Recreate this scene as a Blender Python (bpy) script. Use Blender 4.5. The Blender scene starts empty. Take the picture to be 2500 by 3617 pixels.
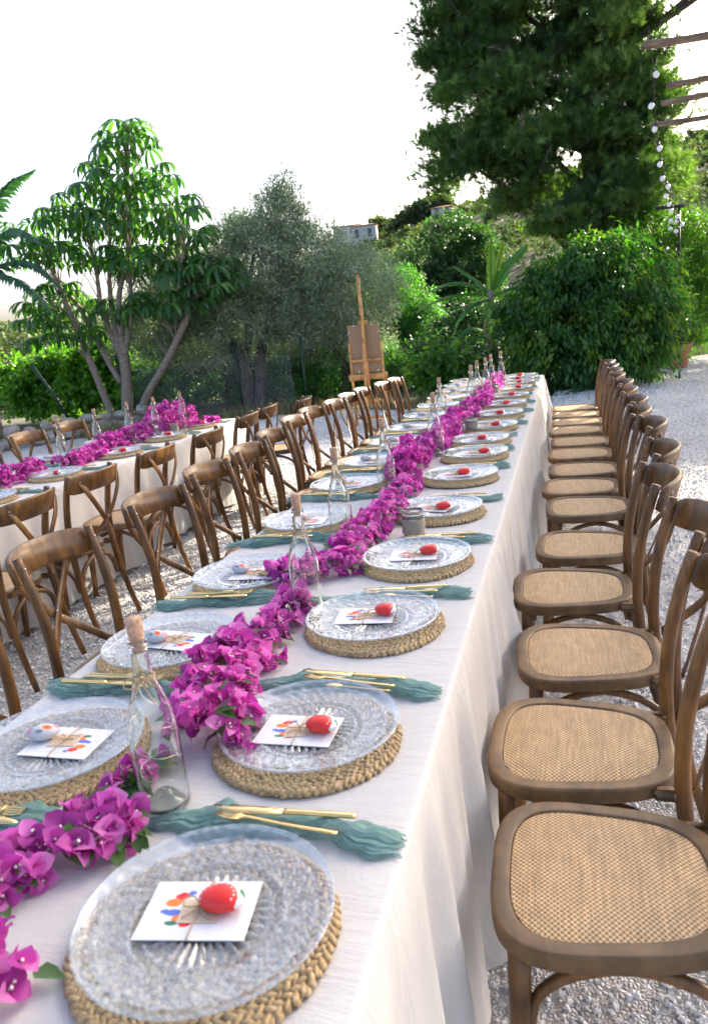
import bpy, math, random
import numpy as np
from mathutils import Vector, Matrix

rnd = random.Random(7)
rng = np.random.default_rng(7)
sc = bpy.context.scene
PI = math.pi
rad = math.radians

# ---------------------------------------------------------------- camera
CAM = np.array([0.6107, -0.9779, 1.5082])
YAW, PITCH, ROLL, FPX = 0.28152, 0.24138, -0.10352, 2768.9
def cam_axes():
    cy, sy, cp, sp = math.cos(YAW), math.sin(YAW), math.cos(PITCH), math.sin(PITCH)
    f = np.array([-sy*cp, cy*cp, -sp]); r = np.array([cy, sy, 0.0]); u = np.cross(r, f)
    cr, sr = math.cos(ROLL), math.sin(ROLL)
    return cr*r + sr*u, -sr*r + cr*u, f
_r, _u, _f = cam_axes()
cd = bpy.data.cameras.new('camera')
cam = bpy.data.objects.new('camera', cd); sc.collection.objects.link(cam)
cam.matrix_world = Matrix(((_r[0], _u[0], -_f[0], CAM[0]), (_r[1], _u[1], -_f[1], CAM[1]), (_r[2], _u[2], -_f[2], CAM[2]), (0, 0, 0, 1)))
cd.sensor_fit = 'HORIZONTAL'; cd.sensor_width = 36.0; cd.lens = 36.0*FPX/2500
cd.clip_start = 0.05; cd.clip_end = 5000
cd.dof.use_dof = True; cd.dof.focus_distance = 2.9; cd.dof.aperture_fstop = 9.5
sc.camera = cam

# ---------------------------------------------------------------- world, sun, exposure
SUN_AZ, SUN_EL = rad(33), rad(25)          # azimuth from +Y towards +X
w = bpy.data.worlds.new('World'); sc.world = w; w.use_nodes = True
nt = w.node_tree; nt.nodes.clear()
sky = nt.nodes.new('ShaderNodeTexSky'); sky.sky_type = 'NISHITA'; sky.sun_disc = False
sky.sun_elevation = SUN_EL; sky.sun_rotation = SUN_AZ; sky.dust_density = 5.0; sky.air_density = 0.6; sky.ozone_density = 0.2
bg = nt.nodes.new('ShaderNodeBackground'); bg.inputs['Strength'].default_value = 0.15
out = nt.nodes.new('ShaderNodeOutputWorld')
nt.links.new(sky.outputs[0], bg.inputs[0]); nt.links.new(bg.outputs[0], out.inputs[0])
sl = bpy.data.lights.new('sun', 'SUN'); sl.energy = 3.4; sl.angle = rad(0.6); sl.color = (1.0, 0.9, 0.74)
sun = bpy.data.objects.new('sun', sl); sc.collection.objects.link(sun)
sd = Vector((math.sin(SUN_AZ)*math.cos(SUN_EL), math.cos(SUN_AZ)*math.cos(SUN_EL), math.sin(SUN_EL)))
sun.rotation_euler = sd.to_track_quat('Z', 'Y').to_euler(); sun.location = (4, 20, 20)
sc.view_settings.view_transform = 'Standard'; sc.view_settings.look = 'None'
sc.view_settings.gamma = 1.0; sc.view_settings.use_curve_mapping = False
sc.view_settings.exposure = 2.1
sc.cycles.use_denoising = True
sc.cycles.max_bounces = 10; sc.cycles.transparent_max_bounces = 24
sc.cycles.caustics_reflective = False; sc.cycles.caustics_refractive = True

# ---------------------------------------------------------------- geometry helpers
class G:
    """collects vertices and faces of one mesh"""
    def __init__(s): s.v = []; s.f = []; s.n = 0; s.mi = []
    def add(s, V, F, m=0):
        V = np.asarray(V, float)
        s.v.append(V)
        for q in F: s.f.append(tuple(int(i)+s.n for i in q)); s.mi.append(m)
        s.n += len(V); return s
    def mesh(s, name, mats, smooth=True):
        me = bpy.data.meshes.new(name)
        me.from_pydata(np.concatenate(s.v).tolist(), [], s.f)
        mats = mats if isinstance(mats, (list, tuple)) else [mats]
        for m in mats: me.materials.append(m)
        if len(mats) > 1: me.polygons.foreach_set('material_index', s.mi)
        me.polygons.foreach_set('use_smooth', [smooth]*len(s.f)); me.update(); return me

def fastmesh(name, V, F, mat, smooth=False, attr=None):
    me = bpy.data.meshes.new(name); V = np.ascontiguousarray(V, np.float32); F = np.ascontiguousarray(F, np.int32)
    n, k = F.shape
    me.vertices.add(len(V)); me.vertices.foreach_set('co', V.ravel())
    me.loops.add(n*k); me.loops.foreach_set('vertex_index', F.ravel())
    me.polygons.add(n); me.polygons.foreach_set('loop_start', np.arange(n, dtype=np.int32)*k)
    me.polygons.foreach_set('use_smooth', np.full(n, smooth))
    if attr is not None:
        a = me.attributes.new('rnd', 'FLOAT', 'POINT'); a.data.foreach_set('value', np.ascontiguousarray(attr, np.float32))
    me.materials.append(mat); me.update(calc_edges=True); me.validate(); return me

def norm(a): return a/np.maximum(np.linalg.norm(a, axis=-1, keepdims=True), 1e-9)

def tube(P, Rr, n=8, caps=True, squash=1.0):
    P = np.asarray(P, float); m = len(P); Rr = np.broadcast_to(np.asarray(Rr, float), (m,))
    T = norm(np.gradient(P, axis=0)); a = np.array([0, 0, 1.0]) if abs(T[0, 2]) < .9 else np.array([1.0, 0, 0])
    U = np.cross(T[0], a); U /= np.linalg.norm(U); V = []
    th = np.linspace(0, 2*PI, n, endpoint=False)
    for i in range(m):
        U = U - T[i]*(U@T[i]); U /= np.linalg.norm(U); W = np.cross(T[i], U)
        V.append(P[i] + Rr[i]*(np.cos(th)[:, None]*U + squash*np.sin(th)[:, None]*W))
    F = [(i*n+j, i*n+(j+1) % n, (i+1)*n+(j+1) % n, (i+1)*n+j) for i in range(m-1) for j in range(n)]
    V = np.concatenate(V)
    if caps: F += [tuple(range(n-1, -1, -1)), tuple((m-1)*n+j for j in range(n))]
    return V, F

def smoothpath(P, n=16):
    """Catmull-Rom through the points"""
    P = np.asarray(P, float); Q = np.vstack([2*P[0]-P[1], P, 2*P[-1]-P[-2]]); out = []
    m = len(P)-1
    for k in range(n+1):
        t = k/n*m; i = min(int(t), m-1); t -= i; a, b, c, d = Q[i:i+4]
        out.append(.5*((2*b)+(c-a)*t+(2*a-5*b+4*c-d)*t*t+(-a+3*b-3*c+d)*t**3))
    return np.array(out)

def ribbon(P, N, wd, th):
    """rectangular strip along P; N = width direction per point"""
    P = np.asarray(P, float); m = len(P); N = norm(np.broadcast_to(np.asarray(N, float), P.shape))
    T = norm(np.gradient(P, axis=0)); B = norm(np.cross(T, N)); wd = np.broadcast_to(np.asarray(wd, float), (m,))[:, None]
    c = .22*th
    offs = [(-.5, -.5, 0, c), (-.5, -.5, c, 0)]
    V = []
    for i in range(m):
        w_, h = wd[i, 0]/2, th/2
        for a, b in ((-w_, -h+c), (-w_+c, -h), (w_-c, -h), (w_, -h+c), (w_, h-c), (w_-c, h), (-w_+c, h), (-w_, h-c)):
            V.append(P[i]+N[i]*a+B[i]*b)
    F = [(i*8+j, i*8+(j+1) % 8, (i+1)*8+(j+1) % 8, (i+1)*8+j) for i in range(m-1) for j in range(8)]
    F += [tuple(range(7, -1, -1)), tuple((m-1)*8+j for j in range(8))]
    return np.array(V), F

def lathe(prof, n=32, close=True):
    V = []; F = []; m = len(prof); th = np.linspace(0, 2*PI, n, endpoint=False)
    for r, z in prof: V.append(np.stack([r*np.cos(th), r*np.sin(th), np.full(n, z)], -1))
    F = [(i*n+j, i*n+(j+1) % n, (i+1)*n+(j+1) % n, (i+1)*n+j) for i in range(m-1) for j in range(n)]
    if close: F += [tuple(range(n-1, -1, -1)), tuple((m-1)*n+j for j in range(n))]
    return np.concatenate(V), F

def box(c, s, b=.004, R=None):
    """chamfered box, centre c, full size s"""
    h = np.asarray(s, float)/2; b = min(b, *(h*.8)); V = []; idx = {}
    for sx in (-1, 1):
        for sy in (-1, 1):
            for sz in (-1, 1):
                for ax in range(3):
                    p = np.array([sx, sy, sz])*(h-b); p[ax] += (sx, sy, sz)[ax]*b
                    idx[sx, sy, sz, ax] = len(V); V.append(p)
    F = []; Z = (-1, 1)
    for ax in range(3):
        o = [a for a in range(3) if a != ax]
        for s_ in Z:
            q = []
            for a, b2 in ((-1, -1), (1, -1), (1, 1), (-1, 1)):
                k = [0, 0, 0]; k[ax] = s_; k[o[0]] = a; k[o[1]] = b2; q.append(idx[k[0], k[1], k[2], ax])
            F.append(tuple(q))
        for a in Z:                                   # edges parallel to ax
            for b2 in Z:
                k1 = [0, 0, 0]; k1[o[0]] = a; k1[o[1]] = b2; k2 = list(k1); k1[ax] = -1; k2[ax] = 1
                F.append((idx[(*k1, o[0])], idx[(*k2, o[0])], idx[(*k2, o[1])], idx[(*k1, o[1])]))
    for sx in Z:
        for sy in Z:
            for sz in Z: F.append(tuple(idx[sx, sy, sz, a] for a in range(3)))
    V = np.array(V)
    if R is not None: V = V@np.asarray(R).T
    return V+np.asarray(c, float), F

def ellipsoid(c, r, nu=10, nv=6):
    V = [(0, 0, -1)]; F = []
    for i in range(1, nv):
        ph = -PI/2+PI*i/nv
        for j in range(nu): V.append((math.cos(ph)*math.cos(2*PI*j/nu), math.cos(ph)*math.sin(2*PI*j/nu), math.sin(ph)))
    V.append((0, 0, 1)); top = len(V)-1
    for j in range(nu): F.append((0, 1+(j+1) % nu, 1+j)); F.append((top, top-nu+j, top-nu+(j+1) % nu))
    for i in range(nv-2):
        for j in range(nu): a = 1+i*nu+j; b = 1+i*nu+(j+1) % nu; F.append((a, b, b+nu, a+nu))
    return np.array(V)*np.asarray(r)+np.asarray(c), F

def rotz(a): c, s = math.cos(a), math.sin(a); return np.array([[c, -s, 0], [s, c, 0], [0, 0, 1.0]])
def rotx(a): c, s = math.cos(a), math.sin(a); return np.array([[1, 0, 0], [0, c, -s], [0, s, c.real]]) if False else np.array([[1.0, 0, 0], [0, c, -s], [0, s, c]])
def roty(a): c, s = math.cos(a), math.sin(a); return np.array([[c, 0, s], [0, 1.0, 0], [-s, 0, c]])

def inst(TV, TF, M, O):
    """many copies of a template: M (N,3,3), O (N,3)"""
    N, nv = len(O), len(TV)
    V = np.einsum('nij,vj->nvi', M, TV)+O[:, None, :]
    F = (np.asarray(TF)[None]+(np.arange(N)*nv)[:, None, None])
    return V.reshape(-1, 3), F.reshape(-1, F.shape[-1])

def frames(D, s, up=None, roll=None):
    """frames whose X is D (N,3), scaled by s"""
    D = norm(D); N = len(D)
    if up is None: up = rng.normal(size=(N, 3))
    Y = norm(np.cross(up, D)); Z = np.cross(D, Y)
    if roll is not None:
        c, s_ = np.cos(roll)[:, None], np.sin(roll)[:, None]; Y, Z = c*Y+s_*Z, -s_*Y+c*Z
    s = np.broadcast_to(np.asarray(s, float), (N,))
    return np.stack([D, Y, Z], -1)*s[:, None, None]

# ---------------------------------------------------------------- scene helpers
COL = sc.collection
def ob(name, me, parent=None, loc=None, rot=None, scale=None):
    o = bpy.data.objects.new(name, me); COL.objects.link(o)
    if parent is not None: o.parent = parent
    if loc is not None: o.location = loc
    if rot is not None: o.rotation_euler = rot
    if scale is not None: o.scale = (scale,)*3 if isinstance(scale, (int, float)) else scale
    return o
def tag(o, label, cat, group=None, kind=None):
    o['label'] = label; o['category'] = cat
    if group: o['group'] = group
    if kind: o['kind'] = kind
    return o
def thing(name, label, cat, loc=(0, 0, 0), rot=(0, 0, 0), group=None):
    return tag(ob(name, None, None, loc, rot), label, cat, group)
def copy_tree(o, parent=None):
    c = o.copy(); COL.objects.link(c)
    if parent is not None: c.parent = parent
    for ch in o.children: copy_tree(ch, c)
    return c
ORD = ['nearest', 'second', 'third', 'fourth', 'fifth', 'sixth', 'seventh', 'eighth', 'ninth', 'tenth', 'eleventh', 'twelfth', 'thirteenth', 'fourteenth', 'fifteenth', 'sixteenth']

# ---------------------------------------------------------------- materials
def newmat(name):
    m = bpy.data.materials.new(name); m.use_nodes = True; t = m.node_tree
    b = t.nodes['Principled BSDF']; return m, t, b
def N(t, kind, **kw):
    n = t.nodes.new('ShaderNode'+kind)
    for k, v in kw.items():
        if k in n.inputs: n.inputs[k].default_value = v
        else: setattr(n, k, v)
    return n
def rampnode(t, stops):
    r = N(t, 'ValToRGB'); e = r.color_ramp.elements
    while len(e) < len(stops): e.new(.5)
    for i, (p, c) in enumerate(stops): e[i].position = p; e[i].color = (*c, 1)
    return r
def coords(t, scale=(1, 1, 1), kind='Object', rot=(0, 0, 0)):
    tc = N(t, 'TexCoord'); mp = N(t, 'Mapping'); mp.inputs['Scale'].default_value = scale; mp.inputs['Rotation'].default_value = rot
    t.links.new(tc.outputs[kind], mp.inputs['Vector']); return mp.outputs[0]
def bump(t, b, h, strength=.3, dist=.002):
    n = N(t, 'Bump'); n.inputs['Strength'].default_value = strength; n.inputs['Distance'].default_value = dist
    t.links.new(h, n.inputs['Height']); t.links.new(n.outputs[0], b.inputs['Normal'])
def noisy(name, stops, scale=(8, 8, 8), rough=.6, detail=5, bumps=.25, bd=.002, kind='Object', metal=0, spec=.5, distortion=0):
    m, t, b = newmat(name); v = coords(t, scale, kind)
    n = N(t, 'TexNoise', Scale=1.0, Detail=detail, Roughness=.6, Distortion=distortion); t.links.new(v, n.inputs['Vector'])
    r = rampnode(t, stops); t.links.new(n.outputs[0], r.inputs[0]); t.links.new(r.outputs[0], b.inputs['Base Color'])
    b.inputs['Roughness'].default_value = rough; b.inputs['Metallic'].default_value = metal; b.inputs['Specular IOR Level'].default_value = spec
    if bumps: bump(t, b, n.outputs[0], bumps, bd)
    return m
def leafmat(name, c1, c2, c3=None, trans=.4, rough=.45, tcol=None):
    """two-sided leaf: colour varies per leaf, light passes through"""
    m, t, b = newmat(name); a = N(t, 'Attribute', attribute_name='rnd')
    r = rampnode(t, [(0, c1), (.6, c2), (1, c3 or c2)]); t.links.new(a.outputs['Fac'], r.inputs[0])
    t.links.new(r.outputs[0], b.inputs['Base Color']); b.inputs['Roughness'].default_value = rough
    tr = N(t, 'BsdfTranslucent'); mx = N(t, 'MixShader'); mx.inputs[0].default_value = trans
    hs = N(t, 'MixRGB', blend_type='MULTIPLY'); hs.inputs[0].default_value = 1.0; hs.inputs[2].default_value = (*(tcol or (1.9, 2.2, .7)), 1)
    t.links.new(r.outputs[0], hs.inputs[1]); t.links.new(hs.outputs[0], tr.inputs[0])
    t.links.new(b.outputs[0], mx.inputs[1]); t.links.new(tr.outputs[0], mx.inputs[2])
    t.links.new(mx.outputs[0], t.nodes['Material Output'].inputs[0]); return m
def thinglass(name, tint=(.93, .96, .97), f0=.07, rough=.02, bumpscale=0):
    """thin clear glass: see-through, with a Fresnel reflection on both faces"""
    m, t, b = newmat(name); t.nodes.remove(b)
    lw = N(t, 'LayerWeight', Blend=.5); p = N(t, 'Math', operation='POWER'); p.inputs[1].default_value = 4.6
    ma = N(t, 'Math', operation='MULTIPLY_ADD'); ma.inputs[1].default_value = 1-f0; ma.inputs[2].default_value = f0
    tr = N(t, 'BsdfTransparent'); tr.inputs[0].default_value = (*tint, 1)
    gl = N(t, 'BsdfGlossy'); gl.inputs['Roughness'].default_value = rough; gl.inputs[0].default_value = (.95, .97, 1, 1)
    mx = N(t, 'MixShader'); L = t.links.new
    L(lw.outputs['Facing'], p.inputs[0]); L(p.outputs[0], ma.inputs[0]); L(ma.outputs[0], mx.inputs[0])
    L(tr.outputs[0], mx.inputs[1]); L(gl.outputs[0], mx.inputs[2]); L(mx.outputs[0], t.nodes['Material Output'].inputs[0])
    if bumpscale:
        n = N(t, 'TexNoise', Scale=bumpscale, Detail=2.0); bn = N(t, 'Bump'); bn.inputs['Strength'].default_value = .25; bn.inputs['Distance'].default_value = .002
        L(coords(t), n.inputs['Vector']); L(n.outputs[0], bn.inputs['Height']); L(bn.outputs[0], lw.inputs['Normal']); L(bn.outputs[0], gl.inputs['Normal'])
    return m

M = {}
def wood(name, c, rough=.38, scale=(30, 30, 3), lo=.25, hi=2.1):
    m, t, b = newmat(name); oi = N(t, 'ObjectInfo'); ad = N(t, 'VectorMath', operation='ADD'); sc_ = N(t, 'VectorMath', operation='SCALE'); sc_.inputs['Scale'].default_value = 37.0
    v = coords(t, (1, 1, 1)); cx = N(t, 'CombineXYZ'); L = t.links.new
    for i in range(3): L(oi.outputs['Random'], cx.inputs[i])
    L(cx.outputs[0], sc_.inputs[0]); L(v, ad.inputs[0]); L(sc_.outputs[0], ad.inputs[1])
    mp = N(t, 'Mapping'); mp.inputs['Scale'].default_value = scale; L(ad.outputs[0], mp.inputs['Vector'])
    n1 = N(t, 'TexNoise', Scale=1.0, Detail=6.0, Roughness=.65, Distortion=.6); L(mp.outputs[0], n1.inputs['Vector'])
    n2 = N(t, 'TexNoise', Scale=9.0, Detail=3.0); L(ad.outputs[0], n2.inputs['Vector'])
    r = rampnode(t, [(.25, tuple(x*lo for x in c)), (.5, c), (.78, tuple(min(1, x*hi) for x in c))]); L(n1.outputs[0], r.inputs[0])
    r2 = rampnode(t, [(.32, (.45, .42, .40)), (.6, (1.05, 1.05, 1.05))]); L(n2.outputs[0], r2.inputs[0])
    mu = N(t, 'MixRGB', blend_type='MULTIPLY'); mu.inputs[0].default_value = .8; L(r.outputs[0], mu.inputs[1]); L(r2.outputs[0], mu.inputs[2])
    mo = N(t, 'MixRGB', blend_type='MULTIPLY'); mo.inputs[0].default_value = 1; L(mu.outputs[0], mo.inputs[1]); L(oi.outputs['Color'], mo.inputs[2]); L(mo.outputs[0], b.inputs['Base Color']); b.inputs['Roughness'].default_value = rough
    bump(t, b, n1.outputs[0], .25, .0015); return m
M['wood'] = wood('chair_wood', (.18, .078, .019), .36)
M['seatwood'] = wood('seat_frame_wood', (.205, .112, .042), .46, (5, 22, 22), .55, 1.4)
M['easel'] = wood('easel_wood', (.62, .29, .085), .5, (25, 25, 2.5), .6, 1.35)
M['table'] = wood('table_wood', (.12, .07, .04), .6)
M['steel'] = noisy('bolt_steel', [(.3, (.3, .28, .25)), (.7, (.5, .48, .45))], (60,)*3, .4, metal=1)
# woven cane
def cane():
    m, t, b = newmat('woven_cane'); L = t.links.new; v = coords(t, (1, 1, 1))
    sx = N(t, 'SeparateXYZ'); L(v, sx.inputs[0])
    def sn(src, k, ph=0.0):
        a = N(t, 'Math', operation='MULTIPLY_ADD'); a.inputs[1].default_value = k; a.inputs[2].default_value = ph; L(src, a.inputs[0])
        s = N(t, 'Math', operation='SINE'); L(a.outputs[0], s.inputs[0]); return s.outputs[0]
    k = 2*PI/.0112
    a = sn(sx.outputs[0], k); c = sn(sx.outputs[1], k)
    mul = N(t, 'Math', operation='MULTIPLY'); L(a, mul.inputs[0]); L(c, mul.inputs[1])
    n = N(t, 'TexNoise', Scale=26.0, Detail=4.0); L(v, n.inputs['Vector'])
    ns = N(t, 'Mapping'); ns.inputs['Scale'].default_value = (14, 260, 1); L(v, ns.inputs['Vector'])
    n2 = N(t, 'TexNoise', Scale=1.0, Detail=2.0); L(ns.outputs[0], n2.inputs['Vector'])
    ad = N(t, 'Math', operation='MULTIPLY_ADD'); ad.inputs[1].default_value = .42; ad.inputs[2].default_value = .5; L(mul.outputs[0], ad.inputs[0])
    r = rampnode(t, [(.12, (.17, .09, .04)), (.45, (.52, .345, .165)), (.85, (.76, .555, .315))]); L(ad.outputs[0], r.inputs[0])
    r2 = rampnode(t, [(.3, (.88, .85, .82)), (.7, (1.06, 1.04, 1.02))]); L(n.outputs[0], r2.inputs[0])
    r3 = rampnode(t, [(.35, (.8, .78, .75)), (.7, (1.15, 1.12, 1.1))]); L(n2.outputs[0], r3.inputs[0])
    mu = N(t, 'MixRGB', blend_type='MULTIPLY'); mu.inputs[0].default_value = 1; L(r.outputs[0], mu.inputs[1]); L(r2.outputs[0], mu.inputs[2])
    mu2 = N(t, 'MixRGB', blend_type='MULTIPLY'); mu2.inputs[0].default_value = 1; L(mu.outputs[0], mu2.inputs[1]); L(r3.outputs[0], mu2.inputs[2])
    L(mu2.outputs[0], b.inputs['Base Color']); b.inputs['Roughness'].default_value = .55
    bump(t, b, ad.outputs[0], .8, .0025); return m
M['cane'] = cane()
# linen cloth
def linen(name, c):
    m, t, b = newmat(name); L = t.links.new; v = coords(t, (1, 1, 1))
    n = N(t, 'TexNoise', Scale=420.0, Detail=2.0); L(v, n.inputs['Vector'])
    mp = N(t, 'Mapping'); mp.inputs['Scale'].default_value = (3.2, 9, 3.2); L(v, mp.inputs['Vector'])
    n2 = N(t, 'TexNoise', Scale=1.0, Detail=5.0, Roughness=.62, Distortion=.8); L(mp.outputs[0], n2.inputs['Vector'])
    r = rampnode(t, [(.3, tuple(x*.94 for x in c)), (.7, c)]); L(n.outputs[0], r.inputs[0]); L(r.outputs[0], b.inputs['Base Color'])
    ad = N(t, 'Math', operation='MULTIPLY_ADD'); ad.inputs[1].default_value = 9.0; L(n2.outputs[0], ad.inputs[0]); L(n.outputs[0], ad.inputs[2])
    b.inputs['Roughness'].default_value = .85; b.inputs['Specular IOR Level'].default_value = .2
    bump(t, b, ad.outputs[0], .6, .0016)
    tr = N(t, 'BsdfTranslucent'); tr.inputs[0].default_value = (*c, 1); mx = N(t, 'MixShader'); mx.inputs[0].default_value = .12
    L(b.outputs[0], mx.inputs[1]); L(tr.outputs[0], mx.inputs[2]); L(mx.outputs[0], t.nodes['Material Output'].inputs[0]); return m
M['cloth'] = linen('linen_cloth', (.68, .645, .60))
M['mat'] = noisy('seagrass', [(.2, (.20, .115, .045)), (.5, (.48, .32, .15)), (.8, (.66, .50, .28))], (130, 130, 130), .7, 4, .5, .002)
M['plate'] = thinglass('pressed_glass', (.92, .955, .97), .085, .045, 70)
def frosted(m, fac):
    """the moulded bands of the pressed glass scatter more than the plain glass"""
    t = m.node_tree; o = t.nodes['Material Output']; src = o.inputs[0].links[0].from_socket; L = t.links.new; v = coords(t)
    mp = N(t, 'VectorMath', operation='MULTIPLY'); mp.inputs[1].default_value = (1/.16, 1/.16, 0); L(v, mp.inputs[0]); ln = N(t, 'VectorMath', operation='LENGTH'); L(mp.outputs[0], ln.inputs[0])
    r = rampnode(t, [(0, (0.055,)*3), (.30, (0.055,)*3), (.34, (0.132,)*3), (.47, (0.110,)*3), (.49, (0.231,)*3), (.525, (0.055,)*3), (.58, (0.066,)*3), (.60, (0.220,)*3), (.63, (0.149,)*3), (.83, (0.165,)*3), (.86, (0.242,)*3), (.88, (0.044,)*3), (.93, (0.044,)*3), (.97, (0.248,)*3)]); r.color_ramp.interpolation = 'LINEAR'; L(ln.outputs['Value'], r.inputs[0])
    n = N(t, 'TexNoise', Scale=95.0, Detail=2.0); L(v, n.inputs['Vector']); rn = rampnode(t, [(.38, (.35,)*3), (.62, (1.2,)*3)]); L(n.outputs[0], rn.inputs[0])
    mu = N(t, 'MixRGB', blend_type='MULTIPLY'); mu.inputs[0].default_value = 1; L(r.outputs[0], mu.inputs[1]); L(rn.outputs[0], mu.inputs[2])
    d = N(t, 'BsdfDiffuse'); d.inputs[0].default_value = (.70, .735, .76, 1); mx = N(t, 'MixShader'); L(mu.outputs[0], mx.inputs[0])
    L(src, mx.inputs[1]); L(d.outputs[0], mx.inputs[2]); L(mx.outputs[0], o.inputs[0])
frosted(M['plate'], .07)
def trueglass(name, col):
    m, t, b = newmat(name); b.inputs['Base Color'].default_value = (*col, 1); b.inputs['Roughness'].default_value = 0.0; b.inputs['IOR'].default_value = 1.46; b.inputs['Transmission Weight'].default_value = 1.0; return m
M['bottle'] = trueglass('bottle_glass', (.95, .985, .97))
M['cork'] = noisy('cork', [(.3, (.30, .16, .09)), (.5, (.50, .30, .19)), (.7, (.60, .38, .25))], (160,)*3, .85, 4, .4)
M['twine'] = noisy('jute_twine', [(.3, (.36, .23, .11)), (.7, (.60, .44, .26))], (400,)*3, .9, 2, .4, .001)
M['wire'] = noisy('copper_wire', [(.3, (.75, .62, .45)), (.7, (.9, .8, .62))], (40,)*3, .35, 2, 0, metal=1)
M['gold'] = noisy('brushed_gold', [(.3, (.86, .56, .20)), (.7, (.98, .72, .33))], (50, 400, 50), .24, 3, .08, .0004, metal=1)
M['gauze'] = None
def gauze():
    m, t, b = newmat('teal_gauze'); L = t.links.new; v = coords(t, (1, 1, 1))
    n = N(t, 'TexNoise', Scale=16.0, Detail=5.0, Roughness=.65); L(v, n.inputs['Vector'])
    r = rampnode(t, [(.3, (.16, .31, .27)), (.55, (.27, .44, .395)), (.8, (.42, .57, .525))]); L(n.outputs[0], r.inputs[0]); L(r.outputs[0], b.inputs['Base Color'])
    b.inputs['Roughness'].default_value = .9; b.inputs['Specular IOR Level'].default_value = .15
    n2 = N(t, 'TexNoise', Scale=150.0, Detail=3.0); L(v, n2.inputs['Vector']); bump(t, b, n2.outputs[0], .6, .002)
    tr = N(t, 'BsdfTranslucent'); L(r.outputs[0], tr.inputs[0]); mx = N(t, 'MixShader'); mx.inputs[0].default_value = .3
    L(b.outputs[0], mx.inputs[1]); L(tr.outputs[0], mx.inputs[2])
    tp = N(t, 'BsdfTransparent'); m2 = N(t, 'MixShader'); m2.inputs[0].default_value = .30; L(mx.outputs[0], m2.inputs[1]); L(tp.outputs[0], m2.inputs[2])
    L(m2.outputs[0], t.nodes['Material Output'].inputs[0]); return m
M['gauze'] = gauze()
def spots(name, base, sp, rough=.6, noise=.0, plane='XY'):
    """flat printed/painted spots: (x, y, rx, ry, colour) in object space"""
    m, t, b = newmat(name); L = t.links.new; v = coords(t, (1, 1, 1)); col = None
    nz = N(t, 'TexNoise', Scale=120.0, Detail=2.0); L(v, nz.inputs['Vector'])
    for i, (x, y, rx, ry, c) in enumerate(sp):
        mp = N(t, 'Mapping'); mp.inputs['Location'].default_value = (-x/rx, -y/ry, 0); mp.inputs['Scale'].default_value = (1/rx, 1/ry, 0); L(v, mp.inputs['Vector'])
        ln = N(t, 'VectorMath', operation='LENGTH'); L(mp.outputs[0], ln.inputs[0])
        ad = N(t, 'Math', operation='MULTIPLY_ADD'); ad.inputs[1].default_value = noise; L(nz.outputs[0], ad.inputs[0]); L(ln.outputs['Value'], ad.inputs[2])
        le = N(t, 'Math', operation='LESS_THAN'); le.inputs[1].default_value = 1+noise*.5; L(ad.outputs[0], le.inputs[0])
        mx = N(t, 'MixRGB'); L(le.outputs[0], mx.inputs[0])
        if col is None: mx.inputs[1].default_value = (*base, 1)
        else: L(col, mx.inputs[1])
        mx.inputs[2].default_value = (*c, 1); col = mx.outputs[0]
    L(col, b.inputs['Base Color']); b.inputs['Roughness'].default_value = rough; return m
RED, ORG, BLU, GRN, PNK = (.78, .03, .02), (.85, .20, .03), (.10, .16, .55), (.03, .18, .08), (.75, .22, .28)
M['card'] = spots('printed_card', (.70, .685, .67), [(-.038, .012, .011, .007, ORG), (-.030, .024, .010, .007, RED), (-.034, -.006, .012, .006, BLU), (-.022, -.016, .011, .007, ORG), (-.046, -.004, .006, .004, BLU), (-.018, .030, .006, .004, BLU), (-.030, -.024, .009, .004, GRN), (-.012, -.026, .008, .005, RED), (.0, .036, .05, .0008, (.5, .48, .46)), (.055, -.02, .0008, .022, (.55, .52, .5)), (-.062, 0, .0008, .026, (.6, .57, .55))], .6, .6)
M['kraft'] = noisy('kraft_paper', [(.3, (.58, .44, .30)), (.7, (.70, .55, .40))], (90,)*3, .8, 3, .1)
sc_l = [(.029*math.cos(a)-.003, .021*math.sin(a)-.007, .0036, .0036, (.88, .86, .84)) for a in np.linspace(-.5, PI+.5, 12)]
M['stone_red'] = spots('red_painted_stone', (.72, .72, .73), [(.030, .008, .007, .007, GRN), (-.020, .016, .010, .006, GRN), (.020, .018, .006, .005, PNK)] + sc_l + [(-.003, -.009, .029, .0215, RED)] + [(.0235*math.cos(a)-.003, .0165*math.sin(a)-.007, .0013, .0013, (.9, .6, .58)) for a in np.linspace(-.3, PI+.3, 11)], .35, .1)
M['stone_flo'] = spots('floral_painted_stone', (.50, .50, .50), [(-.012, .004, .009, .007, ORG), (-.012, .004, .004, .003, RED), (.014, -.006, .009, .007, GRN), (.020, .008, .006, .006, PNK), (-.026, -.006, .006, .007, PNK), (.002, -.014, .010, .004, GRN), (.0, .015, .007, .004, (.2, .2, .25))], .35, .3)
M['bract'] = leafmat('bougainvillea_bract', (.30, .025, .22), (.57, .085, .40), (.82, .32, .62), .45, .55, (1.5, 1.0, 1.5))
M['cream'] = noisy('tiny_white_flower', [(.3, (.75, .70, .55)), (.7, (.85, .82, .70))], (90,)*3, .7, 2, 0)
M['gleaf'] = leafmat('garland_leaf', (.03, .075, .02), (.05, .12, .03), (.09, .17, .05), .3, .4)
M['jarwrap'] = noisy('twine_wrap', [(.3, (.30, .24, .17)), (.55, (.47, .39, .29)), (.8, (.60, .52, .42))], (60, 60, 420), .9, 4, .6, .002)
M['wax'] = noisy('candle_wax', [(.3, (.72, .68, .58)), (.7, (.8, .76, .66))], (30,)*3, .5, 2, .05)
M['white_pin'] = noisy('white_pin', [(.3, (.7, .7, .68)), (.7, (.82, .82, .8))], (30,)*3, .4, 2, 0)
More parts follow.
